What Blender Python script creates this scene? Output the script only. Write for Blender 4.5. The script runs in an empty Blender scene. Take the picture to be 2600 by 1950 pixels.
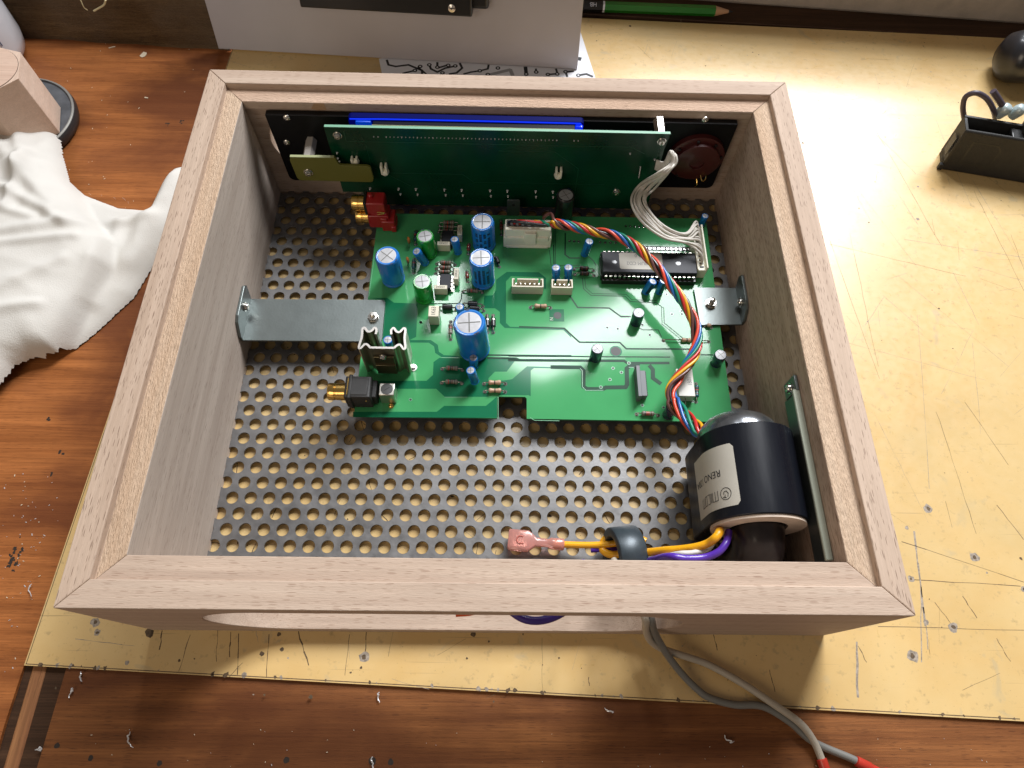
import bpy, bmesh, math, random
from mathutils import Vector, Matrix
random.seed(7)
S = 0.001                                   # the script is written in millimetres
sc = bpy.context.scene
COL = sc.collection

# ------------------------------------------------------------------ camera, world, lamps, exposure
CAMP = Vector((3.2474, -166.3374, 324.4913))
RM = Matrix(((0.99976726, -0.0144514, -0.01601817), (0.00606305, 0.9007743, -0.43424522), (0.02070421, 0.43404703, 0.90065227)))
FPX = 1693.88
cd = bpy.data.cameras.new('camera'); cam = bpy.data.objects.new('camera', cd); COL.objects.link(cam)
cd.sensor_width = 36; cd.lens = 36 * FPX / 2600; cd.clip_start = 0.01; cd.clip_end = 50
cam.matrix_world = Matrix.Translation(CAMP * S) @ RM.to_4x4()
sc.camera = cam
w = bpy.data.worlds.new('World'); sc.world = w; w.use_nodes = True
wn = w.node_tree; bg = wn.nodes['Background']
bg.inputs[0].default_value = (1.0, 0.91, 0.83, 1); bg.inputs[1].default_value = 0.15
def area(name, c, size, target, power, col, roll=0.0):
    l = bpy.data.lights.new(name, 'AREA'); l.shape = 'RECTANGLE'; l.size = size[0] * S; l.size_y = size[1] * S
    l.energy = power; l.color = col
    o = bpy.data.objects.new(name, l); COL.objects.link(o)
    d = (Vector(target) - Vector(c)).normalized()
    q = d.to_track_quat('-Z', 'Y').to_matrix().to_4x4() @ Matrix.Rotation(roll, 4, 'Z')
    o.matrix_world = Matrix.Translation(Vector(c) * S) @ q
    return o
# the window behind the bench: panes of bright sky, facing the room
def pane(c, size, power, roll=0.0):
    foc = Vector((3.2, -166.3, -295)); k = 1.82
    q = foc + (Vector(c) - foc) * k
    area('window_pane_light', q, (size[0] * k, size[1] * k), (q.x, 0, q.z), power * k * k * 1.85, (0.95, 0.97, 1.0), roll)
pane((300, 430, 400), (300, 360), 6.0)
pane((325, 430, 670), (280, 250), 3.6, math.radians(-8))
pane((130, 430, 780), (130, 270), 2.2, math.radians(-45))
pane((-90, 430, 560), (60, 340), 1.1)
area('warm_fill_light', (-520, -760, 700), (500, 500), (0, 0, 0), 2.5, (1.0, 0.84, 0.66))  # warm fill lamp added behind the camera to lift the shaded front faces
sc.view_settings.view_transform = 'Standard'; sc.view_settings.look = 'None'
sc.view_settings.exposure = 0; sc.view_settings.gamma = 1; sc.view_settings.use_curve_mapping = False

# ------------------------------------------------------------------ point helpers (photo pixel on a known plane -> mm)
def _ray(x, y): return RM @ Vector(((x - 1300) / FPX, -(y - 975) / FPX, -1))
def at(x, y, z=0.0):
    v = _ray(x, y); return CAMP + v * ((z - CAMP.z) / v.z)
def aty(x, y, Y):
    v = _ray(x, y); return CAMP + v * ((Y - CAMP.y) / v.y)
K = 600 / 2212
def k1(x, y): return 850 + x * K, 500 + y * K
def k2(x, y): return 1400 + x * K, 500 + y * K
def k3(x, y): return 820 + x * K, 800 + y * K
def k4(x, y): return 1400 + x * K, 800 + y * K

# ------------------------------------------------------------------ materials
MATS = {}
def mat(name, col, rough=0.5, metal=0.0, coat=0.0, var=0.0, vs=0.3, bump=0.0, bs=1.0, emit=None, es=0.0, trans=0.0, rv=0.0, spec=0.5, aniso=(1, 1, 1)):
    if name in MATS: return MATS[name]
    m = bpy.data.materials.new(name); m.use_nodes = True; nt = m.node_tree; N = nt.nodes; L = nt.links
    b = N['Principled BSDF']
    b.inputs['Base Color'].default_value = (*col, 1); b.inputs['Roughness'].default_value = rough
    b.inputs['Metallic'].default_value = metal; b.inputs['Coat Weight'].default_value = coat
    b.inputs['Coat Roughness'].default_value = 0.12; b.inputs['Specular IOR Level'].default_value = spec
    b.inputs['Transmission Weight'].default_value = trans
    if emit: b.inputs['Emission Color'].default_value = (*emit, 1); b.inputs['Emission Strength'].default_value = es
    if var or bump or rv:
        tc = N.new('ShaderNodeTexCoord'); mp = N.new('ShaderNodeMapping'); L.new(tc.outputs['Object'], mp.inputs[0])
        mp.inputs['Scale'].default_value = tuple(1000 * a for a in aniso)
    if var:
        n = N.new('ShaderNodeTexNoise'); n.inputs['Scale'].default_value = vs; n.inputs['Detail'].default_value = 6; L.new(mp.outputs[0], n.inputs[0])
        r = N.new('ShaderNodeValToRGB'); L.new(n.outputs[0], r.inputs[0])
        r.color_ramp.elements[0].position = 0.3; r.color_ramp.elements[1].position = 0.7
        r.color_ramp.elements[0].color = tuple(c * (1 - var) for c in col) + (1,)
        r.color_ramp.elements[1].color = tuple(min(1, c * (1 + var)) for c in col) + (1,)
        L.new(r.outputs[0], b.inputs['Base Color'])
    if rv:
        n = N.new('ShaderNodeTexNoise'); n.inputs['Scale'].default_value = vs * 2; n.inputs['Detail'].default_value = 8; L.new(mp.outputs[0], n.inputs[0])
        r = N.new('ShaderNodeMapRange'); L.new(n.outputs[0], r.inputs[0]); r.inputs[1].default_value = .3; r.inputs[2].default_value = .7
        r.inputs[3].default_value = max(0, rough - rv); r.inputs[4].default_value = rough + rv; L.new(r.outputs[0], b.inputs['Roughness'])
    if bump:
        n = N.new('ShaderNodeTexNoise'); n.inputs['Scale'].default_value = bs; n.inputs['Detail'].default_value = 4; L.new(mp.outputs[0], n.inputs[0])
        bp = N.new('ShaderNodeBump'); bp.inputs['Strength'].default_value = bump; bp.inputs['Distance'].default_value = 0.0003
        L.new(n.outputs[0], bp.inputs['Height']); L.new(bp.outputs[0], b.inputs['Normal'])
    MATS[name] = m; return m

def wood(name, c1, c2, fleck, axis='x', fl=0.5, rough=0.65, coat=0.0, blotch=None, fine=1.0, bump=0.35):
    """grain running along axis; c1/c2 streak colours, fleck = dark pore colour"""
    m = bpy.data.materials.new(name); m.use_nodes = True; nt = m.node_tree; N = nt.nodes; L = nt.links
    b = N['Principled BSDF']; b.inputs['Roughness'].default_value = rough; b.inputs['Coat Weight'].default_value = coat
    b.inputs['Specular IOR Level'].default_value = .25
    b.inputs['Coat Roughness'].default_value = 0.3
    tc = N.new('ShaderNodeTexCoord')
    def mp(along, across):
        q = N.new('ShaderNodeMapping'); L.new(tc.outputs['Object'], q.inputs[0])
        s = (along, across, across) if axis == 'x' else (across, along, across)
        q.inputs['Scale'].default_value = tuple(1000 * v for v in s); return q
    def noise(q, scale, detail=5, dist=0.0):
        n = N.new('ShaderNodeTexNoise'); n.inputs['Scale'].default_value = scale; n.inputs['Detail'].default_value = detail
        n.inputs['Distortion'].default_value = dist; L.new(q.outputs[0], n.inputs[0]); return n
    def ramp(n, p0, p1, a=(0, 0, 0, 1), c=(1, 1, 1, 1)):
        r = N.new('ShaderNodeValToRGB'); L.new(n.outputs[0], r.inputs[0]); e = r.color_ramp.elements
        e[0].position = p0; e[1].position = p1; e[0].color = a; e[1].color = c; return r
    st = ramp(noise(mp(.008, .16), 1.0, 7, .4), .33, .67, (*c1, 1), (*c2, 1))
    fg = ramp(noise(mp(.035, 1.5), 1.0, 6, .3), .3, .7, (*((.74 if c1[1] < .3 else .90),) * 3, 1), (*((1.18 if c1[1] < .3 else 1.06),) * 3, 1))
    mg = N.new('ShaderNodeMixRGB'); mg.blend_type = 'MULTIPLY'; mg.inputs[0].default_value = 1; L.new(st.outputs[0], mg.inputs[1]); L.new(fg.outputs[0], mg.inputs[2]); st = mg
    mx = N.new('ShaderNodeMixRGB'); mx.inputs[2].default_value = (*fleck, 1); L.new(st.outputs[0], mx.inputs[1])
    vo = N.new('ShaderNodeTexVoronoi'); vo.inputs['Scale'].default_value = 1.0; vo.inputs['Randomness'].default_value = 1.0
    L.new(mp(.17 * fine, 2.5 * fine).outputs[0], vo.inputs['Vector'])
    sp = N.new('ShaderNodeSeparateColor'); L.new(vo.outputs['Color'], sp.inputs[0])
    th = N.new('ShaderNodeMapRange'); L.new(sp.outputs[0], th.inputs[0]); th.inputs[1].default_value = .25; th.inputs[2].default_value = 1; th.inputs[3].default_value = .10; th.inputs[4].default_value = .38
    sb = N.new('ShaderNodeMath'); sb.operation = 'SUBTRACT'; L.new(th.outputs[0], sb.inputs[0]); L.new(vo.outputs['Distance'], sb.inputs[1])
    fk = N.new('ShaderNodeMapRange'); L.new(sb.outputs[0], fk.inputs[0]); fk.inputs[1].default_value = -.03; fk.inputs[2].default_value = .09
    mm = N.new('ShaderNodeMath'); mm.operation = 'MULTIPLY'; mm.inputs[1].default_value = fl
    L.new(fk.outputs[0], mm.inputs[0]); L.new(mm.outputs[0], mx.inputs[0])
    out = mx
    if blotch:
        bl = ramp(noise(mp(.012, .02), 1.0, 4, .6), .42, .62)
        m2 = N.new('ShaderNodeMixRGB'); m2.inputs[2].default_value = (*blotch, 1); L.new(mx.outputs[0], m2.inputs[1])
        m3 = N.new('ShaderNodeMath'); m3.operation = 'MULTIPLY'; m3.inputs[1].default_value = .75
        L.new(bl.outputs[0], m3.inputs[0]); L.new(m3.outputs[0], m2.inputs[0]); out = m2
    L.new(out.outputs[0], b.inputs['Base Color'])
    bn = noise(mp(.35, 2.4), 1.0, 4)
    bp = N.new('ShaderNodeBump'); bp.inputs['Strength'].default_value = bump; bp.inputs['Distance'].default_value = .0011 if bump > .75 else .00035
    L.new(bn.outputs[0], bp.inputs['Height']); L.new(bp.outputs[0], b.inputs['Normal'])
    MATS[name] = m; return m

BX = wood('beech_grain_x', (.50, .385, .30), (.41, .30, .228), (.20, .11, .07), 'x', .6)
BYI = wood('beech_planed_window_tint', (.49, .41, .345), (.40, .325, .27), (.14, .09, .07), 'y', .6)  # planed inner left wall; the window's grey light is mixed into its colour
BY = wood('beech_grain_y', (.51, .385, .295), (.40, .29, .215), (.13, .075, .05), 'y', .85)
BROUGH = wood('beech_sawn', (.62, .46, .33), (.53, .37, .25), (.24, .15, .09), 'y', .45, .85, fine=1.4, bump=1.0)
BENCH = wood('bench_stained', (.41, .145, .042), (.26, .085, .023), (.07, .018, .006), 'x', .40, .45, .06, (.12, .034, .013), bump=.2)
BENCH2 = wood('bench_plank', (.27, .102, .031), (.155, .053, .015), (.04, .012, .005), 'x', .5, .55, .0, (.09, .026, .008), bump=.2)
GROOVE = wood('groove_strip', (.36, .17, .07), (.24, .10, .045), (.04, .015, .01), 'y', .3, .6)
DIRTY = wood('dirty_board', (.16, .098, .045), (.085, .048, .02), (.03, .017, .008), 'x', .5, .9, 0, (.15, .11, .075), fine=.6, bump=1.0)
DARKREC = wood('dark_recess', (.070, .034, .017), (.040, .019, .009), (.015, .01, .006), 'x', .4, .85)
WALL = mat('wall_plaster', (.46, .40, .34), .9, var=.12, vs=.08, bump=.5, bs=.8)

def plate_mat():
    m = bpy.data.materials.new('gold_laminate'); m.use_nodes = True; nt = m.node_tree; N = nt.nodes; L = nt.links
    b = N['Principled BSDF']; b.inputs['Coat Weight'].default_value = .38; b.inputs['Coat Roughness'].default_value = .26
    b.inputs['Specular IOR Level'].default_value = .6
    tc = N.new('ShaderNodeTexCoord'); mp = N.new('ShaderNodeMapping'); mp.inputs['Scale'].default_value = (1000,) * 3; L.new(tc.outputs['Object'], mp.inputs[0])
    def noise(scale, det=6, dist=0, q=mp):
        n = N.new('ShaderNodeTexNoise'); n.inputs['Scale'].default_value = scale; n.inputs['Detail'].default_value = det; n.inputs['Distortion'].default_value = dist
        L.new(q.outputs[0], n.inputs[0]); return n
    def ramp(n, p0, p1, a, c):
        r = N.new('ShaderNodeValToRGB'); L.new(n.outputs[0], r.inputs[0]); e = r.color_ramp.elements
        e[0].position = p0; e[1].position = p1; e[0].color = a; e[1].color = c; return r
    def mix(f, a, col, k):
        q = N.new('ShaderNodeMath'); q.operation = 'MULTIPLY'; q.inputs[1].default_value = k; L.new(f.outputs[0], q.inputs[0])
        x = N.new('ShaderNodeMixRGB'); L.new(q.outputs[0], x.inputs[0]); L.new(a.outputs[0], x.inputs[1]); x.inputs[2].default_value = col; return x
    W, Bk = (1, 1, 1, 1), (0, 0, 0, 1)
    base = ramp(noise(.02, 5, .5), .35, .65, (.61, .40, .155, 1), (.665, .47, .21, 1))
    a = mix(ramp(noise(.35, 8), .60, .72, Bk, W), base, (.33, .24, .12, 1), .45)
    a = mix(ramp(noise(1.4, 3), .70, .76, Bk, W), a, (.16, .10, .05, 1), .65)
    big = ramp(noise(.05, 8, 1.2), .63, .72, Bk, W)
    a = mix(big, a, (.42, .35, .22, 1), .5)
    a = mix(ramp(noise(.011, 9, .8), .50, .68, Bk, W), a, (.56, .42, .20, 1), .55)
    for rz, sx in ((.35, .9), (-.8, .7), (1.35, .8)):
        q = N.new('ShaderNodeMapping'); q.inputs['Rotation'].default_value = (0, 0, rz); q.inputs['Scale'].default_value = (25, 2600 * sx, 1000); L.new(tc.outputs['Object'], q.inputs[0])
        a = mix(ramp(noise(.6, 2, 0, q), .735, .765, Bk, W), a, (.25, .18, .09, 1), .55)
    L.new(a.outputs[0], b.inputs['Base Color'])
    r = N.new('ShaderNodeMapRange'); n = noise(.25, 9, .5); L.new(n.outputs[0], r.inputs[0]); r.inputs[1].default_value = .3; r.inputs[2].default_value = .7
    r.inputs[3].default_value = .27; r.inputs[4].default_value = .43; L.new(r.outputs[0], b.inputs['Roughness'])
    MATS['gold'] = m; return m
GOLD = plate_mat()
SCR = mat('scratch_dark', (.10, .065, .035), .8, var=.5, vs=.8)
SCR2 = mat('scratch_grey', (.30, .25, .20), .7, var=.4, vs=.8)
PLEDGE = mat('plate_edge', (.36, .33, .08), .6, var=.35, vs=.25)
STEEL = mat('perforated_steel', (.185, .180, .178), .45, .7, var=.15, vs=.12, rv=.07, bump=.15, bs=.6)
ZINC = mat('zinc_bracket', (.16, .18, .175), .38, .8, var=.05, vs=.10, rv=.015, bump=.12, bs=.8)
ZEDGE = mat('zinc_edge', (.75, .76, .74), .35, .9)
SCREW = mat('screw_metal', (.62, .60, .56), .22, 1.0)
SOLD = mat('solder', (.70, .69, .67), .2, 1.0)
LEAD = mat('lead_wire', (.58, .54, .48), .28, 1.0)
ALU = mat('aluminium_sheet', (.44, .43, .46), .5, .55, var=.05, vs=.02, bump=.06, bs=2.0, aniso=(1, 1, 1))
PCBL = mat('solder_mask', (.060, .31, .115), .085, spec=.29, var=.05, vs=.05, bump=.03, bs=.12)
PCBD = mat('solder_mask_dark', (.010, .135, .06), .12, spec=.15)
PCBLINE = mat('mask_gap_line', (.005, .045, .022), .3, spec=.12)
PCBHI = mat('mask_lit_rim_and_via', (.16, .42, .24), .2)
PCBE = mat('board_edge', (.02, .14, .06), .5)
PCBV = mat('display_mask', (.002, .040, .017), .25, spec=.4, var=.35, vs=.03)
PCBVE = mat('display_edge', (.16, .36, .24), .5)
PAD = mat('pad_black', (.02, .022, .02), .5)
BLUE = mat('sleeve_blue', (.008, .165, .54), .27, coat=.5)
NAVY = mat('sleeve_navy', (.010, .010, .045), .25, coat=.5)
PRN = mat('sleeve_print', (.006, .018, .07), .4)
GREEN = mat('sleeve_green', (.008, .26, .022), .25, coat=.5)
BLKCAP = mat('sleeve_black', (.010, .010, .010), .3, coat=.4)
CAPTOP = mat('can_top', (.40, .40, .41), .5, .4, var=.12, vs=.4)
CROSS = mat('score_line', (.12, .12, .11), .6, .2)
CREAM = mat('cream_plastic', (.62, .57, .44), .42, var=.05, vs=.2)
WHITEP = mat('white_plastic', (.82, .79, .64), .38, var=.04, vs=.2)
WIREW = mat('wire_white', (.60, .56, .50), .45, var=.06, vs=.3)
BLACKP = mat('black_plastic', (.012, .012, .012), .32, var=.1, vs=.3)
BLACKM = mat('black_matt', (.018, .017, .016), .55, var=.2, vs=.2, bump=.2, bs=2)
ICB = mat('ic_black', (.020, .021, .028), .5, bump=.12, bs=4, spec=.3)
RED = mat('red_plastic', (.34, .010, .012), .33, coat=.3)
GOLDM = mat('gold_metal', (.80, .52, .16), .2, 1.0)
LABELP = mat('paper_label', (.47, .445, .385), .6, var=.04, vs=.1)
INK = mat('ink', (.02, .02, .022), .6)
INKG = mat('ink_grey', (.14, .14, .14), .6)
PAPER = mat('paper', (.80, .80, .84), .7)
GLOSSBLK = mat('tape_black', (.005, .006, .010), .33, spec=.32, bump=.35, bs=.12, aniso=(1, .15, 1), rv=.08, vs=.08)
SILVER = mat('core_silver', (.30, .31, .33), .22, .9, var=.25, vs=.15, aniso=(1, .1, .1))
BROWNV = mat('core_varnish', (.017, .012, .012), .3, coat=.15, spec=.35, var=.3, vs=.2)
FLANGE = mat('bobbin_flange', (.58, .47, .38), .5, var=.12, vs=.2)
FERR = mat('ferrite', (.045, .058, .068), .38, .3, var=.15, vs=.3, bump=.15, bs=1.5)
PINK = mat('terminal_pink', (.88, .42, .36), .22, trans=.62, coat=.3)
REDT = mat('terminal_red', (.62, .05, .03), .3, trans=.3)
OLIVE = mat('bare_laminate', (.13, .125, .018), .5)
OLIVEE = mat('bare_laminate_edge', (.30, .32, .16), .5)
MAROON = mat('maroon_bakelite', (.060, .008, .007), .4, coat=.2)
CLOTH = mat('cotton', (.61, .585, .54), .95, var=.06, vs=.03, bump=.8, bs=1.6)
GREYC = mat('cable_grey', (.17, .165, .15), .42)
BEIGEC = mat('cable_beige', (.40, .35, .28), .45)
WC = dict(orange=(.66, .060, .022), red=(.50, .022, .022), green=(.006, .20, .115), yellow=(.72, .36, .012), blue=(.01, .11, .38), black=(.010, .010, .012), brown=(.12, .045, .038))
WM = {k: mat('wire_' + k, v, .34, coat=.3) for k, v in WC.items()}
YEL = mat('wire_amber', (.86, .40, .008), .35, coat=.2)
VIO = mat('wire_violet', (.085, .025, .36), .35, coat=.2)
BLUEGLOW = mat('display_glow', (.0, .02, .3), .2, emit=(.005, .03, 1.0), es=.8)
BLUEDIM = mat('display_light_guide', (.0, .002, .03), .6, spec=.05, emit=(.001, .002, .62), es=.13)
BANDS = [mat('band_' + n, c, .4) for n, c in (('brown', (.10, .03, .015)), ('black', (.01, .01, .01)), ('red', (.4, .03, .02)), ('dark', (.05, .03, .04)))]
RB = {'grey': mat('resistor_grey', (.17, .16, .125), .4), 'tan': mat('resistor_tan', (.47, .30, .20), .42), 'teal': mat('resistor_teal', (.025, .10, .13), .35, coat=.3), 'red': mat('diode_red', (.22, .035, .025), .2, coat=.5), 'black': mat('diode_black', (.012, .012, .012), .3), 'amber': mat('ceramic_amber', (.40, .13, .02), .3, coat=.4)}

# ------------------------------------------------------------------ mesh builder
ORG = {}
class MB:
    def __init__(s): s.v = []; s.f = []; s.mi = []
    def add(s, vs, fs, mi=0):
        o = len(s.v); s.v += [Vector(p) for p in vs]
        for f in fs: s.f.append([i + o for i in f]); s.mi.append(mi)
        return s
    def box(s, c, d, rz=0.0, mi=0, mtx=None):
        x, y, z = d[0] / 2, d[1] / 2, d[2] / 2
        R_ = mtx if mtx else Matrix.Rotation(rz, 3, 'Z'); c = Vector(c)
        vs = [c + R_ @ Vector((a * x, b * y, e * z)) for e in (-1, 1) for a, b in ((-1, -1), (1, -1), (1, 1), (-1, 1))]
        return s.add(vs, [(3, 2, 1, 0), (4, 5, 6, 7), (0, 1, 5, 4), (1, 2, 6, 5), (2, 3, 7, 6), (3, 0, 4, 7)], mi)
    def prism(s, poly, z0, z1, mi=0, top=None):
        n = len(poly); A = sum(poly[i][0] * poly[(i + 1) % n][1] - poly[(i + 1) % n][0] * poly[i][1] for i in range(n))
        if A < 0: poly = poly[::-1]
        vs = [(p[0], p[1], z0) for p in poly] + [(p[0], p[1], z1) for p in poly]
        s.add(vs, [tuple(range(n))[::-1]] + [(i, (i + 1) % n, (i + 1) % n + n, i + n) for i in range(n)], mi)
        s.add(vs, [tuple(range(n, 2 * n))], mi if top is None else top); return s
    def prismy(s, poly, y0, y1, mi=0):       # outline in x,z
        n = len(poly); A = sum(poly[i][0] * poly[(i + 1) % n][1] - poly[(i + 1) % n][0] * poly[i][1] for i in range(n))
        if A < 0: poly = poly[::-1]
        vs = [(p[0], y0, p[1]) for p in poly] + [(p[0], y1, p[1]) for p in poly]
        return s.add(vs, [tuple(range(n)), tuple(range(n, 2 * n))[::-1]] + [((i + 1) % n, i, i + n, (i + 1) % n + n) for i in range(n)], mi)
    def sheet(s, poly, z, mi=0):
        n = len(poly); A = sum(poly[i][0] * poly[(i + 1) % n][1] - poly[(i + 1) % n][0] * poly[i][1] for i in range(n))
        if A < 0: poly = poly[::-1]
        return s.add([(p[0], p[1], z) for p in poly], [tuple(range(n))], mi)
    def line(s, pts, wd, z, mi=0):
        for i, (a, b) in enumerate(zip(pts[:-1], pts[1:])):
            a = Vector((a[0], a[1])); b = Vector((b[0], b[1])); d = (b - a)
            if d.length < 1e-6: continue
            d.normalize(); n = Vector((-d.y, d.x)) * wd / 2; e = d * wd * .2; zz = z + .004 * (i % 3)
            s.add([(*(a - n - e), zz), (*(b - n + e), zz), (*(b + n + e), zz), (*(a + n - e), zz)], [(0, 1, 2, 3)], mi)
        return s
    def disc(s, c, r, z, mi=0, n=12, r2=None, irr=0.0):
        rr = [1 + random.uniform(-irr, irr) for _ in range(n)]
        o = [(c[0] + r * rr[i] * math.cos(2 * math.pi * i / n), c[1] + r * rr[i] * math.sin(2 * math.pi * i / n), z) for i in range(n)]
        if r2 is None: return s.add(o, [tuple(range(n))], mi)
        q = [(c[0] + r2 * math.cos(2 * math.pi * i / n), c[1] + r2 * math.sin(2 * math.pi * i / n), z) for i in range(n)]
        return s.add(o + q, [(i, (i + 1) % n, (i + 1) % n + n, i + n) for i in range(n)], mi)
    def lathe(s, prof, p0, axis=(0, 0, 1), n=28, mi=0, mis=None, caps=True):
        """prof = [(radius, distance along axis)]"""
        a = Vector(axis).normalized(); t = Vector((1, 0, 0)) if abs(a.x) < .9 else Vector((0, 1, 0))
        u = (t - a * t.dot(a)).normalized(); v = a.cross(u); p0 = Vector(p0); o = len(s.v)
        for r, h in prof:
            for i in range(n):
                g = 2 * math.pi * i / n; s.v.append(p0 + a * h + (u * math.cos(g) + v * math.sin(g)) * max(r, 1e-3))
        for k in range(len(prof) - 1):
            for i in range(n):
                j = (i + 1) % n; s.f.append([o + k * n + i, o + k * n + j, o + (k + 1) * n + j, o + (k + 1) * n + i]); s.mi.append(mis[k] if mis else mi)
        if caps:
            s.f.append([o + i for i in range(n)][::-1]); s.mi.append(mis[0] if mis else mi)
            s.f.append([o + (len(prof) - 1) * n + i for i in range(n)]); s.mi.append(mis[-1] if mis else mi)
        return s
    def tube(s, pts, r, n=8, mi=0, smooth=True, sub=6):
        P = spline(pts, sub) if smooth else [Vector(p) for p in pts]
        o = len(s.v); up = Vector((0, 0, 1)); prev = None
        for i, p in enumerate(P):
            d = (P[min(i + 1, len(P) - 1)] - P[max(i - 1, 0)]).normalized()
            if prev is None:
                t = up if abs(d.z) < .9 else Vector((1, 0, 0)); u = (t - d * t.dot(d)).normalized()
            else: u = (prev - d * prev.dot(d)).normalized()
            prev = u; v = d.cross(u)
            rr = r(i / (len(P) - 1)) if callable(r) else r
            for k in range(n):
                g = 2 * math.pi * k / n; s.v.append(p + (u * math.cos(g) + v * math.sin(g)) * rr)
        for i in range(len(P) - 1):
            for k in range(n):
                j = (k + 1) % n; s.f.append([o + i * n + k, o + i * n + j, o + (i + 1) * n + j, o + (i + 1) * n + k]); s.mi.append(mi)
        s.f.append([o + k for k in range(n)][::-1]); s.mi.append(mi)
        s.f.append([o + (len(P) - 1) * n + k for k in range(n)]); s.mi.append(mi); return s
    def build(s, name, mats, parent=None, org=None, bevel=0.0, seg=2, smooth=40, label=None, cat=None, group=None, kind=None, flat=False):
        if not isinstance(mats, (list, tuple)): mats = [mats]
        og = Vector(org) if org is not None else (Vector(ORG[parent.name]) if parent else Vector((0, 0, 0)))
        me = bpy.data.meshes.new(name); me.from_pydata([tuple((v - og) * S) for v in s.v], [], s.f)
        for m in mats: me.materials.append(m)
        me.polygons.foreach_set('material_index', s.mi)
        me.update()
        if not flat:
            me.polygons.foreach_set('use_smooth', [True] * len(me.polygons)); me.set_sharp_from_angle(angle=math.radians(smooth))
        o = bpy.data.objects.new(name, me); COL.objects.link(o); ORG[o.name] = og
        if parent:
            o.parent = parent; o.location = (og - Vector(ORG[parent.name])) * S
        else: o.location = og * S
        if bevel:
            b = o.modifiers.new('bevel', 'BEVEL'); b.width = bevel * S; b.segments = seg; b.limit_method = 'ANGLE'; b.angle_limit = math.radians(40)
        return tag(o, label, cat, group, kind)
def tag(o, label=None, cat=None, group=None, kind=None):
    if label: o['label'] = label
    if cat: o['category'] = cat
    if group: o['group'] = group
    if kind: o['kind'] = kind
    return o
def thing(name, loc, label, cat, group=None):
    o = bpy.data.objects.new(name, None); o.empty_display_size = .005; COL.objects.link(o); o.location = Vector(loc) * S; ORG[o.name] = Vector(loc)
    return tag(o, label, cat, group)
def spline(pts, sub=6):
    P = [Vector(p) for p in pts]
    if len(P) < 3: return P
    out = []
    for i in range(len(P) - 1):
        a = P[max(i - 1, 0)]; b = P[i]; c = P[i + 1]; d = P[min(i + 2, len(P) - 1)]
        for k in range(sub):
            t = k / sub; out.append(.5 * ((2 * b) + (c - a) * t + (2 * a - 5 * b + 4 * c - d) * t * t + (3 * b - a - 3 * c + d) * t ** 3))
    out.append(P[-1]); return out
def place_copy(o, parent, loc, rz=0.0):
    c = o.copy(); COL.objects.link(c); c.parent = parent
    c.location = (Vector(loc) - Vector(ORG[parent.name])) * S; c.rotation_euler = (0, 0, rz); ORG[c.name] = Vector(loc); return c
def copy_part(o, parent, org, rz=0.0):
    """copy a part with its sub-parts to a new origin"""
    c = place_copy(o, parent, org, rz)
    for ch in list(o.children):
        d = ch.copy(); COL.objects.link(d); d.parent = c; ORG[d.name] = Vector(org)
    return c
def text(s, size, c, xd, yd, m, parent, name='lettering', sx=1.0, bend=None):
    cu = bpy.data.curves.new('t', 'FONT'); cu.body = s; cu.size = 1; cu.align_x = 'CENTER'; cu.align_y = 'CENTER'
    t = bpy.data.objects.new('t', cu); COL.objects.link(t)
    dg = bpy.context.evaluated_depsgraph_get(); me = bpy.data.meshes.new_from_object(t.evaluated_get(dg))
    vs = [v.co.copy() for v in me.vertices]; fs = [tuple(p.vertices) for p in me.polygons]
    COL.objects.unlink(t); bpy.data.objects.remove(t); bpy.data.curves.remove(cu); bpy.data.meshes.remove(me)
    b = MB(); xd = Vector(xd).normalized(); yd = Vector(yd).normalized(); c = Vector(c)
    if bend: b.add([bend(v.x * size * sx, v.y * size) for v in vs], fs)
    else: b.add([c + xd * v.x * size * sx + yd * v.y * size for v in vs], fs)
    return b.build(name, m, parent, flat=True)
def boolcut(o, cut):
    md = o.modifiers.new('c', 'BOOLEAN'); md.object = cut; md.operation = 'DIFFERENCE'; md.solver = 'EXACT'
    bpy.context.view_layer.update(); dg = bpy.context.evaluated_depsgraph_get()
    me = bpy.data.meshes.new_from_object(o.evaluated_get(dg)); o.modifiers.remove(md); old = o.data; o.data = me
    bpy.data.objects.remove(cut); bpy.data.meshes.remove(old)
    me.polygons.foreach_set('use_smooth', [True] * len(me.polygons)); me.set_sharp_from_angle(angle=math.radians(30))

# ================================================================== SETTING: bench, plate, back board, wall
bt = MB(); bt.prism([(-450, -330), (-206, -330), (-208, -175), (-207.2, -150), (-188, 305), (-188, 330), (-450, 330)], -23.6, -1.6); bt.build('workbench', BENCH, bevel=1.5, org=(-330, 40, -1.6), kind='structure')
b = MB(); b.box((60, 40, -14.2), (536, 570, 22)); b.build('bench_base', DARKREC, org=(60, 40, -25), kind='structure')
b = MB(); b.prism([(-187.5, -120), (-192.5, -330), (330, -330), (330, -120)], -9, -1.6); b.build('bench_front_plank', BENCH2, bevel=.5, org=(60, -230, -1.6), kind='structure')
b = MB(); b.box((-200.8, -140, -5.2), (6.4, 380, 5), mi=0); b.build('groove_rail', GROOVE, bevel=.8, org=(-203, -130, -7), kind='structure')
b = MB(); b.box((110, 330, 42), (900, 30, 86), rz=math.radians(-4.2)); b.build('wall', WALL, bevel=3, org=(110, 330, 0), kind='structure')
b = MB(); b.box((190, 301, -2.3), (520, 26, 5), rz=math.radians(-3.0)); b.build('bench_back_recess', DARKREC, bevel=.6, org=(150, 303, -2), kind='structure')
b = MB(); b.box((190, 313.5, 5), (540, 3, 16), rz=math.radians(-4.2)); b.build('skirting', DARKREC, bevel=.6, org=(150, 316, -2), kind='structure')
b = MB(); a0 = Vector((-191, 248.8, -1.6)); a1 = Vector((-400, 261.2, -1.6)); d = (a1 - a0).normalized(); nrm = Vector((d.y, -d.x, 0))
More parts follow.
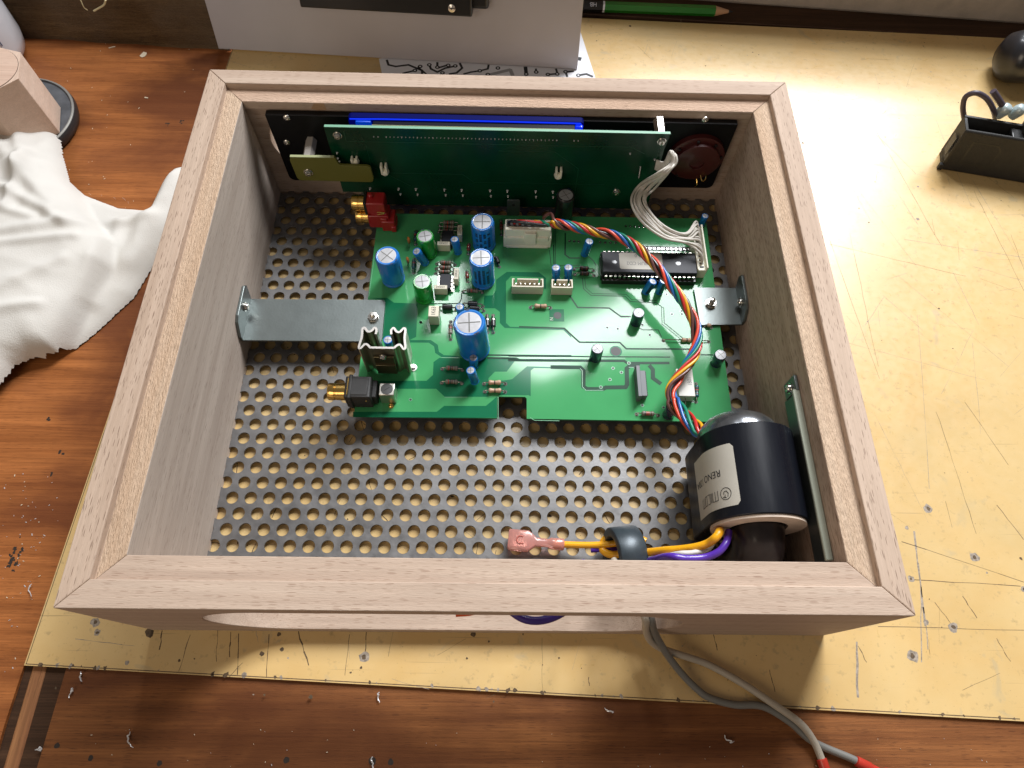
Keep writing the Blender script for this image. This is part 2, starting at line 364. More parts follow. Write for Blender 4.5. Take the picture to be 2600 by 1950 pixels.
if nrm.y < 0: nrm = -nrm
nx, nz = 120, 26; L_ = (a1 - a0).length; vs = []; fs = []
for i in range(nx + 1):
    for j in range(nz + 1):
        zz = j / nz * 62; off = .36 * zz + random.uniform(-.22, .22) + (.5 * math.sin(i * .21) + (7 if zz > 31 else 0) * min(1, max(0, (zz - 31) / 5)))
        vs.append(a0 + d * (i / nx * L_) + nrm * off + Vector((0, 0, zz)))
for i in range(nx):
    for j in range(nz): k = i * (nz + 1) + j; fs.append((k, k + 1, k + nz + 2, k + nz + 1))
b.add(vs, fs); b.box(tuple((a0 + a1) / 2 + nrm * 40 + Vector((0, 0, 31))), (L_, 16, 62), rz=math.atan2(d.y, d.x))
b.build('bench_backboard', DIRTY, org=(-300, 260, -1.6), smooth=60, label='rough dirty brown board standing along the back left edge of the bench', cat='board')
b = MB(); b.tube([at(205, 0, 60) , at(213, 18, 56), at(222, 26, 53)], .3, 5, mi=0); b.tube([at(238, 28, 53), at(252, 20, 55), at(264, 12, 58), at(268, 0, 62)], .55, 6)
b.build('straw_thread', mat('straw', (.55, .48, .28), .7), org=tuple(at(238, 28, 53)), label='bent pale straw fibre stuck on the dirty brown back board', cat='fibre')

PB = [(-206.2, -151.6), (-187.2, 299.3), (60.9, 290.4), (390, 278.2), (470, 275), (470, -181.2), (234.6, -171.2)]
pl = MB(); 
for x in range(0): pass
pl.prism(PB, -1.6, 0.0, mi=1, top=0)
# scratches and drilled pits, real marks cut in the sheet's face
def scratch(p, q, wd, mi, n=5):
    P = [(p[0] + (q[0] - p[0]) * i / n + random.uniform(-.25, .25), p[1] + (q[1] - p[1]) * i / n + random.uniform(-.25, .25)) for i in range(n + 1)]
    for i in range(n): pl.line(P[i:i + 2], wd * random.uniform(.45, 1.2), .02 + .004 * (i % 2), mi)
def px(x, y): return tuple(at(x, y, 0)[:2])
for (x0, y0, x1, y1, wd, mi) in [(412, 1602, 405, 1650, .5, 2), (483, 1612, 453, 1706, .3, 2), (553, 1600, 549, 1680, .25, 2), (587, 1605, 582, 1668, .5, 2), (606, 1608, 604, 1712, .35, 2), (683, 1612, 677, 1720, .35, 2), (757, 1604, 784, 1690, .55, 2), (888, 1610, 876, 1716, .2, 2), (929, 1606, 928, 1656, .35, 2),
        (190, 1623, 340, 1640, .2, 3), (650, 1600, 655, 1632, .2, 3), (1376, 1620, 1378, 1760, .15, 2), (1494, 1720, 1496, 1740, .3, 2), (1812, 1612, 1820, 1650, .4, 2), (1953, 1700, 1967, 1755, .3, 2), (2175, 1630, 2178, 1770, 1.0, 3), (2180, 1640, 2200, 1682, .35, 2),
        (2320, 1350, 2350, 1590, .9, 3), (2333, 1430, 2357, 1650, .7, 3), (2338, 1500, 2340, 1680, .5, 3), (2290, 1375, 2600, 1478, .3, 2), (2310, 1472, 2590, 1488, .3, 2), (2230, 1590, 2600, 1600, .25, 2), (2445, 1515, 2480, 1570, .35, 2), (2530, 1620, 2565, 1680, .3, 2), (2375, 1530, 2420, 1590, .3, 2), (2530, 1282, 2600, 1370, .3, 2),
        (2115, 400, 2330, 680, .18, 3), (2160, 470, 2210, 560, .16, 3), (2270, 475, 2330, 570, .3, 3), (2150, 400, 2360, 450, .15, 3), (2330, 800, 2360, 1240, .2, 3), (2280, 700, 2560, 930, .15, 3), (2450, 1020, 2560, 1180, .2, 2), (2390, 1000, 2470, 840, .12, 3), (2470, 870, 2490, 1100, .15, 3)]:
    scratch(px(x0, y0), px(x1, y1), wd, mi)
for (x, y, r, mi) in [(242, 1580, 2.0, 3), (247, 1606, 1.5, 3), (379, 1608, 2.0, 2), (665, 1660, 1.0, 2), (716, 1648, .9, 2), (708, 1610, .9, 2), (924, 1668, 2.2, 3), (917, 1695, .6, 2), (1201, 1610, 1.2, 2), (1241, 1629, .5, 2), (322, 1683, 1.0, 3), (455, 1677, .6, 2),
        (2357, 1292, 2.4, 3), (2474, 1415, 2.3, 3), (2313, 1470, 1.6, 3), (2420, 1592, 2.2, 3), (2317, 1665, 2.7, 3), (2352, 1580, 1.2, 3), (2302, 1340, 1.0, 3), (2330, 556, 1.0, 3), (2331, 474, .7, 3), (2206, 565, .5, 2), (2216, 60, .7, 2), (1600, 66, .9, 2), (2600, 1495, 1.5, 3)]:
    pl.disc(px(x, y), r, .03, mi, 11, irr=.22)
    if r > 1.4: pl.disc(px(x, y), r * .45, .04, 2, 9, irr=.3)
for i in range(330):
    x, y = random.uniform(-195, 330), random.uniform(-165, 285)
    if i < 90: x, y = random.uniform(-130, 130), random.uniform(-115, 20)
    pl.disc((x, y), random.uniform(.12, .5) * (1.8 if 110 > i > 75 else 1), .02 + .00003 * i, random.choice((2, 2, 3)), 7, irr=.4)
for i in range(170):
    x, y = random.uniform(-195, 330), random.uniform(-165, 285); a = random.gauss(1.2, .8); l = random.uniform(4, 30)
    scratch((x, y), (x + l * math.cos(a), y + l * math.sin(a)), random.uniform(.06, .2), random.choice((2, 3, 3)), 3)
for i in range(26):                       # long knife scratches on the right-hand side
    x, y = random.uniform(165, 320), random.uniform(-30, 200); a = random.choice((-1.0, -.35, -1.35, -1.6, .15)) + random.gauss(0, .12); l = random.uniform(35, 110)
    scratch((x, y), (x + l * math.cos(a), y + l * math.sin(a)), random.uniform(.10, .2), random.choice((2, 3, 3)), 12)
for i in range(80):                       # scratches seen through the holes of the floor
    x, y = random.uniform(-132, 132), random.uniform(-116, 0); a = random.gauss(1.5, .6); l = random.uniform(4, 9)
    scratch((x, y), (x + l * math.cos(a), y + l * math.sin(a)), random.uniform(.2, .5), 2, 3)
for i in range(46):                       # chipped front edge
    t = random.random(); x = -206 + t * 440; y = -151.6 - t * 19.6 + .5
    pl.disc((x, y + .4), random.uniform(.3, 1.2), .045 + i * .0002, random.choice((2, 3)), 7, irr=.5)
pl.line([(-205.6, -151), (234, -170.3)], .35, .05, 2); pl.line([(-205.4, -151), (-186.9, 298)], .3, .05, 2)
pl.build('laminate_sheet', [GOLD, PLEDGE, SCR, SCR2], org=(0, 0, -1.6), flat=True, label='large scratched yellow laminate sheet lying flat on the bench under the wooden box', cat='work mat')

# ================================================================== WOODEN BOX
W2, D2, H, T1, T, SR = 153.72, 136.36, 75.27, 10.05, 19.38, 3.3
LED = H - SR
box = thing('wooden_case', (0, 0, 0), 'open beech wood box with mitred corners holding the circuit boards', 'wooden box')
def rail(prof, axis, sgn, name, mats_, mis):
    """profile (inward offset, z) swept along a side with mitred ends"""
    b = MB(); n = len(prof); g = .10; NS = 1
    half, off = (W2, D2) if axis == 'x' else (D2, W2)
    vs = []
    for e in (-1, 1):
        for d_, z in prof:
            u = e * (half - d_ - g * .7); v = sgn * (off - d_)
            vs.append((u, v, z) if axis == 'x' else (v, u, z))
    cap = list(range(n))
    fs = [cap, [i + n for i in cap][::-1]] + [(i, (i + 1) % n, (i + 1) % n + n, i + n)[::-1] for i in range(n)]
    for f, m_ in zip(fs, [0, 0] + mis): b.add(vs, [f], m_)
    # consistent normals
    o = b.build(name, mats_, box, flat=True)
    bm = bmesh.new(); bm.from_mesh(o.data); bmesh.ops.remove_doubles(bm, verts=bm.verts, dist=1e-7); bmesh.ops.recalc_face_normals(bm, faces=bm.faces); bm.to_mesh(o.data); bm.free()
    return o
def bev(o, wd):
    m_ = o.modifiers.new('bevel', 'BEVEL'); m_.width = wd * S; m_.segments = 2; m_.limit_method = 'ANGLE'; m_.angle_limit = math.radians(50)
def stad(x0, x1, z0, z1, y0, y1):
    r = (z1 - z0) / 2; P = []
    for i in range(33): a = math.pi / 2 + math.pi * i / 32; P.append((x0 + r + r * math.cos(a), (z0 + z1) / 2 + r * math.sin(a)))
    for i in range(33): a = -math.pi / 2 + math.pi * i / 32; P.append((x1 - r + r * math.cos(a), (z0 + z1) / 2 + r * math.sin(a)))
    return MB().prismy(P, y0, y1)
prof = [(0, 0), (0, H), (T1, H), (T1 + .2, LED), (T, LED), (T, 0)]
m5 = [0, 0, 0, 1, 0, 0]
rl = rail(prof, 'y', -1, 'side_rail', [BY, BROUGH, BYI], [0, 0, 0, 1, 2, 0]); bev(rl, .45)
rr = rail(prof, 'y', 1, 'side_rail', [BY, BROUGH], m5); bev(rr, .45)
BXS = wood('beech_sawn_x', (.60, .43, .32), (.51, .35, .25), (.26, .16, .10), 'x', .35, .8, fine=1.3, bump=.8)
fr = rail(prof, 'x', -1, 'front_rail', [BX, BX], m5)
cut = stad(-114, 78, 8.6, 66, -160, -100).build('c', BX, flat=True)
boolcut(fr, cut); bev(fr, .35)
profb = [(0, 0), (0, H), (T1, H), (T1 + .2, LED), (T, LED), (T, LED - 5), (T - 1.6, LED - 5.5), (T - 1.6, 0)]
bk = rail(profb, 'x', 1, 'back_rail', [BX, BXS], [0, 0, 0, 1, 0, 0, 0, 0])
cut = stad(-128, 126, 22, 64, 100, 160).build('c', BX, flat=True)
boolcut(bk, cut); bev(bk, .35)
# light spot of chipped wood under the back lip
b = MB(); b.add([aty(x, y, D2 and 116.9) for x, y in ((797, 262), (822, 262), (830, 279), (806, 280), (790, 276))], [(0, 1, 2, 3, 4)]); 
for v in b.v: v.y -= .05
b.build('wood_knot', wood('knot', (.52, .33, .19), (.42, .26, .15), (.3, .18, .08), 'y', .3), box, flat=True)
# perforated floor: hexagonal cells, each with its round hole
fl = MB(); PT, PR = 9.0, 3.0; RY = PT * math.sqrt(3) / 2; hx, hy = -123.43, -98.67; zt, zb = 2.9, 1.9; NH = 24
hexr = PT / math.sqrt(3)
def hexpt(a):
    k = (a + math.pi / 6) % (math.pi / 3) - math.pi / 6; r = (PT / 2) / math.cos(k); return r * math.cos(a), r * math.sin(a)
ring = [(2 * math.pi * i / NH) for i in range(NH)]
for r in range(-3, 29):
    for c in range(-2, 30):
        cx, cy = hx + PT * (c + .5 * (r % 2)), hy + r * RY
        if abs(cx) > 141 or abs(cy) > 124: continue
        o = len(fl.v)
        for a in ring: q = hexpt(a); fl.v.append(Vector((cx + q[0], cy + q[1], zt)))
        for rr_, z in ((PR + .12, zt), (PR, zt - .15), (PR, zb)):
            for a in ring: fl.v.append(Vector((cx + rr_ * math.cos(a), cy + rr_ * math.sin(a), z)))
        for k in range(3):
            for i in range(NH):
                j = (i + 1) % NH; fl.f.append([o + k * NH + i, o + k * NH + j, o + (k + 1) * NH + j, o + (k + 1) * NH + i]); fl.mi.append(0)
fl.build('perforated_floor', STEEL, box, smooth=35)

# ================================================================== FRONT PANEL WITH DISPLAY (at the far wall)
fp = thing('black_front_panel', (0, 114, 18), 'black front panel with lit blue display, standing inside the far wall of the box', 'front panel')
P = []
for cx_, cz_, a0_ in ((-120, 21.5, 180), (124, 21.5, 270), (127, 66.2, 0), (-123, 66.2, 90)):
    rr_ = 3.5 if cz_ < 40 else .5
    for i in range(6): a = math.radians(a0_ + 18 * i); P.append((cx_ + rr_ * math.cos(a), cz_ + rr_ * math.sin(a)))
MB().prismy(P, 113.4, 117.0).build('panel_body', mat('panel_black', (.006, .006, .007), .35, spec=.2), fp, bevel=.2)
for x, y in ((728, 300), (728, 362), (1790, 305)):
    q = aty(x, y, 113); MB().lathe([(1.9, 0), (1.9, .5), (1.3, 1.1), (.6, 1.2), (.6, .6), (.01, .6)], (q.x, 113.4, q.z), (0, -1, 0), 16).build('screw', SCREW, fp)
g = MB()      # glowing light guide frame round the display
def rrect(x0, x1, z0, z1, r, n=5):
    out = []
    for cx_, cz_, a0_ in ((x1 - r, z1 - r, 0), (x0 + r, z1 - r, 90), (x0 + r, z0 + r, 180), (x1 - r, z0 + r, 270)):
        for i in range(n + 1): a = math.radians(a0_ + 90 * i / n); out.append((cx_ + r * math.cos(a), cz_ + r * math.sin(a)))
    return out
g = MB().prismy(rrect(-79, 44.8, 30, 69.6, 2), 109.5, 113.3); g.build('light_guide', BLUEDIM, fp, bevel=.3)
MB().prismy(rrect(-75, -67, 40, 68.6, .6), 107.6, 109.4).build('lit_corner', mat('glow_block', (.0, .05, .3), .3, emit=(.0, .06, .75), es=.45), fp)
MB().prismy(rrect(40.2, 44.2, 40, 68.3, .8), 107.6, 109.4).build('lit_corner', BLUEGLOW, fp)
MB().prismy(rrect(-66, 40, 38, 68.6, .6), 105.2, 109.3).build('display_glass', mat('display_black', (.004, .004, .010), .5, spec=.1), fp, bevel=.15)
MB().tube([(-78, 109.3, 68.9), (-60, 109.3, 69.2), (0, 109.3, 69.2), (43, 109.3, 69.0), (44.2, 109.3, 67)], .45, 6, smooth=False).build('glow_line', BLUEGLOW, fp)
pins = MB(); segs = MB()
for i in range(50):
    x = -63 + i * 2.0; pins.tube([(x, 105.1, 67.9), (x, 104.6, 67.4), (x, 101.5, 66.2)], .22, 4, smooth=False)
    if i % 1 == 0 and 15 < i < 49 and random.random() < .75: segs.box((x + 1.0, 105.0, 66.5), (1.0, .1, .9))
pins.build('display_pins', LEAD, fp); segs.build('lit_segments', BLUEGLOW, fp, flat=True)
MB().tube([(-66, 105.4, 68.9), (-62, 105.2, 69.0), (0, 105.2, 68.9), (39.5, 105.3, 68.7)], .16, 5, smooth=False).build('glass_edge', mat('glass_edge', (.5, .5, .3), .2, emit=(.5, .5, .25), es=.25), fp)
# rotary encoder of maroon bakelite
en = thing('rotary_selector', (110, 113, 45), 'round maroon rotary switch on the right end of the black panel', 'rotary switch')
MB().lathe([(15.5, 0), (15.5, 3), (14.6, 3.4), (12.5, 3.5), (12.5, 6.2), (12, 6.6), (4, 6.7), (4, 5.6), (.01, 5.6)], (110.5, 113.3, 44.5), (0, -1, 0), 40).build('wafer', MAROON, en)
b = MB(); b.tube([(115, 107, 36), (116.5, 105, 33), (118.5, 106, 34), (117.5, 108, 37)], .3, 5); b.tube([(114, 108, 32), (114.5, 105.5, 29.5), (114, 107, 26)], .3, 5); b.build('contact_loop', GOLDM, en)
for a in range(0, 360, 45):
    q = math.radians(a + 10); MB().box((110.5 + 13.6 * math.cos(q), 109.2, 44.5 + 13.6 * math.sin(q)), (1.4, 1.4, 1.4)).build('contact_rivet', BROWNV, en, bevel=.2)

# ================================================================== DISPLAY BOARD
YB = 100.0
db = thing('display_board', (0, YB, 14), 'upright dark green circuit board in front of the black panel', 'circuit board')
MB().prismy([(-89.6, 71.9), (88.9, 71.9), (88.0, 62), (88.0, 14), (-78, 14), (-78, 24), (-89.6, 24)], YB, YB + 1.6).build('board', [PCBV], db, bevel=.1)
MB().prismy([(-89.4, 72.08), (88.7, 72.08), (88.7, 71.92), (-89.4, 71.92)], YB - .02, YB + 1.6).build('board_edge', PCBVE, db)
b = MB()
for (pts_, wd) in [([(-80, 69.5), (-80, 62.5), (70, 62.5), (78, 58)], .5), ([(-60, 40), (-20, 40), (-14, 34), (60, 34)], .5), ([(-70, 60), (-70, 45), (-50, 30)], .4), ([(0, 58), (30, 58), (44, 46), (44, 24)], .5)]:
    for a_, c_ in zip(pts_[:-1], pts_[1:]):
        a_ = Vector(a_); c_ = Vector(c_); d_ = (c_ - a_).normalized(); n_ = Vector((-d_.y, d_.x)) * wd / 2
        b.add([(*(0, 0), 0)] and [(a_.x - n_.x, YB - .03, a_.y - n_.y), (c_.x - n_.x, YB - .03, c_.y - n_.y), (c_.x + n_.x, YB - .03, c_.y + n_.y), (a_.x + n_.x, YB - .03, a_.y + n_.y)], [(0, 1, 2, 3)])
b.build('board_tracks', mat('track_dark', (.004, .05, .022), .3), db, flat=True)
p0 = None
def joint(x, z, s=1.0):
    global p0
    if p0 is None:
        p0 = MB().lathe([(.62, 0), (.45, .3), (.25, .8), (.01, 1.0)], (0, 0, 0), (0, -1, 0), 8).build('solder_joint', SOLD, db, org=(0, 0, 0))
        o = p0; ORG[o.name] = Vector((x, YB, z)); o.location = (Vector((x, YB, z)) - Vector(ORG[db.name])) * S
    else: o = place_copy(p0, db, (x, YB, z))
    o.scale = (s, s, s); return o
joint(-65.0, 66.1, .7); joint(-62.8, 66.1, .7)
for i in range(45): joint(-58.5 + i * 2.02, 66.1 + .002 * i, .62 if i % 4 else .8)
joint(39.4, 66.2, .7); joint(41.6, 66.2, .7)
for i in range(9):
    x = -73.5 + i * 13.1 + (3.2 if i % 2 else 0)
    joint(x, 27.4, 1.5); joint(x + .5, 23.0, 1.3)
for x, y in ((856, 388), (858, 402), (862, 410), (1600, 390), (1662, 405), (1668, 407)): q = aty(x, y, YB); joint(q.x, q.z, 1.1)
for i in range(6): q = aty(1626 - i * .8, 424 + i * 5, YB); joint(q.x, q.z, .9)
def scr(parent, x, y, z, ax, r=2.4, hx_=False):
    b = MB(); b.lathe([(r * 1.25, 0), (r * 1.25, .35), (r, .36), (r, 1.2), (r * .8, 1.75), (r * .35, 1.9), (r * .3, 1.1), (.01, 1.1)], (x, y, z), ax, 20)
    return b.build('screw', SCREW, parent)
for x, y in ((857, 343), (1680, 358), (1565, 487)):
    q = aty(x, y, YB); scr(db, q.x, YB, q.z, (0, -1, 0), 1.9)
for x, y in ((1690, 345),):
    q = aty(x, y, YB); MB().lathe([(3.0, 0), (3.0, 11.6)], (84.6, YB + 1.7, 68.5), (0, 1, 0), 6).build('standoff', mat('standoff_metal', (.55, .52, .48), .3, 1.0), db)
for i, (x, y, hh) in enumerate(((901, 400, 4.5), (976, 422, 8.5), (1418, 432, 8))):
    q = aty(x, y, YB); b = MB()
    for sx in (-1.25, 1.25): b.box((q.x + sx, YB - 1.8, q.z), (1.2, 3.4, hh * .75))
    b.lathe([(2.3, 0), (2.3, 1.2), (1.7, 2.6), (.8, 3.2)], (q.x, YB - .3, q.z - hh * .3), (0, -1, -.35), 14)
    b.build('plastic_clip', WHITEP, db, bevel=.3)
# olive laminate tab screwed on a spacer
tb = thing('laminate_tab', (-90, 94, 38), 'small olive laminate tab with a screw, left of the upright green board', 'mounting tab')
MB().prismy([(-110.9, 54), (-110.2, 56.2), (-108.6, 56.6), (-87.8, 56.7), (-86.4, 56.2), (-85.7, 52.6), (-84.4, 51.2), (-70.8, 51.0), (-68.9, 50.1), (-68.5, 42), (-69.2, 39.4), (-70.6, 38.8), (-109.4, 39.2), (-110.6, 41)], 94, 95.6).build('tab', OLIVE, tb, bevel=.25)
MB().prismy([(-110.2, 56.75), (-87, 56.85), (-87, 56.7), (-110.2, 56.6)], 94.05, 95.6).build('tab_edge', OLIVEE, tb)
scr(tb, -103.2, 94, 45.8, (0, -1, 0), 2.0)
MB().lathe([(3.1, 0), (3.1, 17.8)], (-103.2, 95.7, 49.5), (0, 1, 0), 6).build('spacer', mat('nylon_spacer', (.42, .38, .34), .5), tb)

# ================================================================== MAIN BOARD
ZB = 14.6
mb = thing('main_circuit_board', (0, 0, ZB - 1.6), 'large green circuit board full of capacitors above the perforated floor', 'circuit board')
OUT = [(-70.5, -36), (1.3, -36.1), (1.3, -25), (2.2, -24.1), (15.4, -24.1), (16.3, -25), (16.3, -36.2), (120.7, -36.5), (122.4, 93.3), (-70.2, 92.7)]
MB().prism(OUT, ZB - 1.6, ZB, mi=1, top=0).build('board', [PCBL, PCBE], mb, bevel=.12)
Z1, Z2, Z3 = ZB + .03, ZB + .06, ZB + .09
def q3(f, pts): return [tuple(at(*f(*p), ZB)[:2]) for p in pts]
tr = MB()
tr.sheet(q3(k1, [(330, 945), (490, 945), (555, 990), (775, 998), (762, 1310), (690, 1345), (440, 1330), (470, 965)]), Z1, 0)
tr.sheet(q3(k3, [(1035, 440), (1090, 400), (1812, 410), (1720, 530), (1610, 530), (1550, 590), (1550, 765), (1140, 765), (1060, 690), (520, 690), (430, 640), (470, 615), (970, 615), (1030, 560)]), Z1, 0)
tr.sheet(q3(k3, [(283, 905), (1065, 905), (1135, 850), (1525, 850), (1628, 765), (1628, 962), (280, 955)]), Z1, 0)
tr.sheet(q3(k3, [(1645, 750), (1640, 620), (1770, 600), (1910, 480), (2212, 488), (2212, 500), (1975, 496), (1945, 520), (1945, 760), (1925, 750)]), Z1, 0)
tr.sheet(q3(k1, [(1400, 925), (1480, 920), (1510, 870), (1510, 775), (1610, 702), (1910, 705), (1978, 760), (1978, 860), (1950, 860), (1950, 752), (1650, 742), (1603, 790), (1603, 1180), (1640, 1215), (2150, 1228), (2212, 1290), (2212, 1318), (2140, 1248), (1590, 1226), (1545, 1180), (1545, 1075), (1500, 1042), (1390, 1042)]), Z1, 0)
tr.sheet(q3(k1, [(690, 1340), (900, 1340), (965, 1385), (975, 1450), (1020, 1480), (1170, 1490), (1170, 1502), (1000, 1500), (940, 1460), (930, 1400), (880, 1365), (690, 1362)]), Z1, 0)
for f, pts_, wd in [(k3, [(1815, 378), (2212, 382)], 1.0), (k1, [(1430, 1480), (1700, 1484), (2212, 1488)], .9), (k1, [(1430, 1508), (1700, 1512), (1730, 1530), (2212, 1528)], 1.2),
        (k2, [(25, 300), (22, 640)], .35), (k2, [(40, 300), (38, 640)], .35), (k2, [(130, 340), (128, 540), (170, 572), (262, 572)], .8), (k2, [(20, 640), (260, 642)], .35),
        (k2, [(-300, 1215), (120, 1230), (262, 1360), (640, 1362), (700, 1422), (1400, 1425)], .9), (k2, [(-400, 1490), (1110, 1500)], .7), (k2, [(1110, 1500), (1500, 1475)], .0),
        (k2, [(-400, 1528), (680, 1535), (710, 1555), (1100, 1555)], 1.5), (k2, [(175, 930), (245, 1035), (540, 1040), (650, 1120), (740, 1120)], .9),
        (k2, [(290, 760), (300, 860), (370, 922), (690, 930), (740, 980), (980, 990), (1052, 1042), (1056, 1180), (1240, 1330)], .45), (k2, [(312, 760), (322, 850), (382, 905), (700, 912), (752, 962), (985, 970)], .35), (k2, [(1030, 1030), (1036, 1190), (1215, 1335)], .35),
        (k2, [(350, 560), (395, 600), (415, 640)], .6), (k2, [(820, 1225), (860, 1245), (1000, 1245), (1030, 1310)], .5), (k2, [(1255, 960), (1310, 1210)], .35),
        (k4, [(0, 487), (270, 490), (300, 520), (300, 670), (335, 692), (480, 692), (510, 678), (695, 675), (708, 650), (705, 500), (735, 475), (820, 475)], 2.2), (k4, [(920, 475), (950, 510), (950, 590), (1020, 640)], 2.2), (k4, [(1300, 370), (1530, 374)], .7),
        (k3, [(885, 0), (872, 210), (1035, 215)], .0), (k1, [(1190, 890), (1185, 960), (1160, 998), (900, 1000)], .6), (k1, [(2010, 500), (2025, 640)], .4), (k1, [(2045, 450), (2055, 640)], .4)]:
    if wd: tr.line(q3(f, pts_), wd, Z2, 1)
# pale lines paint light along the copper edges; via rings share the tone
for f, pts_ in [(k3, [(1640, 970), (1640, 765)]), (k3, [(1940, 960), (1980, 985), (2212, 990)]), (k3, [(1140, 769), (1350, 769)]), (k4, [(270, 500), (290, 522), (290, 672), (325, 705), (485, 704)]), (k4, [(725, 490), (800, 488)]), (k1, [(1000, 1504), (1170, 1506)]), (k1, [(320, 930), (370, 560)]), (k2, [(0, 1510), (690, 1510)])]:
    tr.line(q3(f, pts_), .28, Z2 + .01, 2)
BOT = ZB + .05
for f, x, y in [(k1, 806, 1174), (k3, 915, 69), (k3, 820, 792), (k4, 523, 117), (k4, 620, 129), (k4, 920, 187), (k4, 725, 450), (k4, 577, 498), (k4, 655, 537), (k4, 548, 604), (k4, 463, 675), (k4, 852, 845), (k4, 1320, 808), (k4, 1050, 865), (k2, 1217, 1069), (k2, 1128, 1098), (k2, 1221, 1097), (k2, 1246, 996), (k2, 1078, 912), (k2, 852, 1198)]:
    q = at(*f(x, y), ZB); tr.disc(q, .95, Z3, 2, 12); tr.disc(q, .62, Z3 + .01, 3, 12)
for f, x, y, r in [(k1, 2085, 1110, 2.2), (k2, 603, 1445, 2.6)]:
    q = at(*f(x, y), ZB)
    if r < 2.5: tr.sheet([(q.x - 4.4, q.y - 3.8), (q.x + 3.6, q.y - 3.8), (q.x + 3.6, q.y + 4.0), (q.x - 4.4, q.y + 4.0)], Z2, 0)
    tr.disc(q, r * 1.28, Z3, 0, 20); tr.disc(q, r, Z3 + .01, 3, 20)
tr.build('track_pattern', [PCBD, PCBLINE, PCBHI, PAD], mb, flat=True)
q = at(*k1(2062, 1143), ZB); text('N', 2.6, (q.x - 2, q.y, Z3 + .03), (0, -1, 0), (1, 0, 0), mat('silk', (.55, .6, .5), .6), mb)
# rows of plated holes
def ring_row(p, q_, n, r=.82, pad=True):
    b = MB()
    for i in range(n):
        c = Vector(p).lerp(Vector(q_), i / (n - 1) if n > 1 else 0)
        b.lathe([(r, 0), (r, .12), (r * .58, .14), (r * .5, .02)], (c.x, c.y, ZB + .1), (0, 0, 1), 12, 0, caps=False)
        b.disc(c, r * .55, ZB + .11, 1, 10)
    if pad:
        p, q_ = Vector(p), Vector(q_); d_ = (q_ - p).normalized() * 1.6; n_ = Vector((-d_.y, d_.x)) * .95
        b.sheet([tuple(p - d_ - n_), tuple(q_ + d_ - n_), tuple(q_ + d_ + n_), tuple(p - d_ + n_)], ZB + .07, 1)
    return b.build('solder_pads', [SOLD, PAD], mb, smooth=60)
ring_row(at(*k2(880, 480), ZB)[:2], at(*k2(1290, 490), ZB)[:2], 11)
ring_row(at(*k2(170, 415), ZB)[:2], at(*k2(255, 420), ZB)[:2], 3, pad=False); ring_row(at(*k2(455, 428), ZB)[:2], at(*k2(600, 432), ZB)[:2], 4, .75, False); ring_row(at(*k2(713, 475), ZB)[:2], at(*k2(713, 475), ZB)[:2], 1, .9, False)
ring_row(at(*k2(695, 275), ZB)[:2], at(*k2(945, 285), ZB)[:2], 7, .7, False)
ring_row(at(*k4(800, 508), ZB)[:2], at(*k4(815, 712), ZB)[:2], 6, .95)

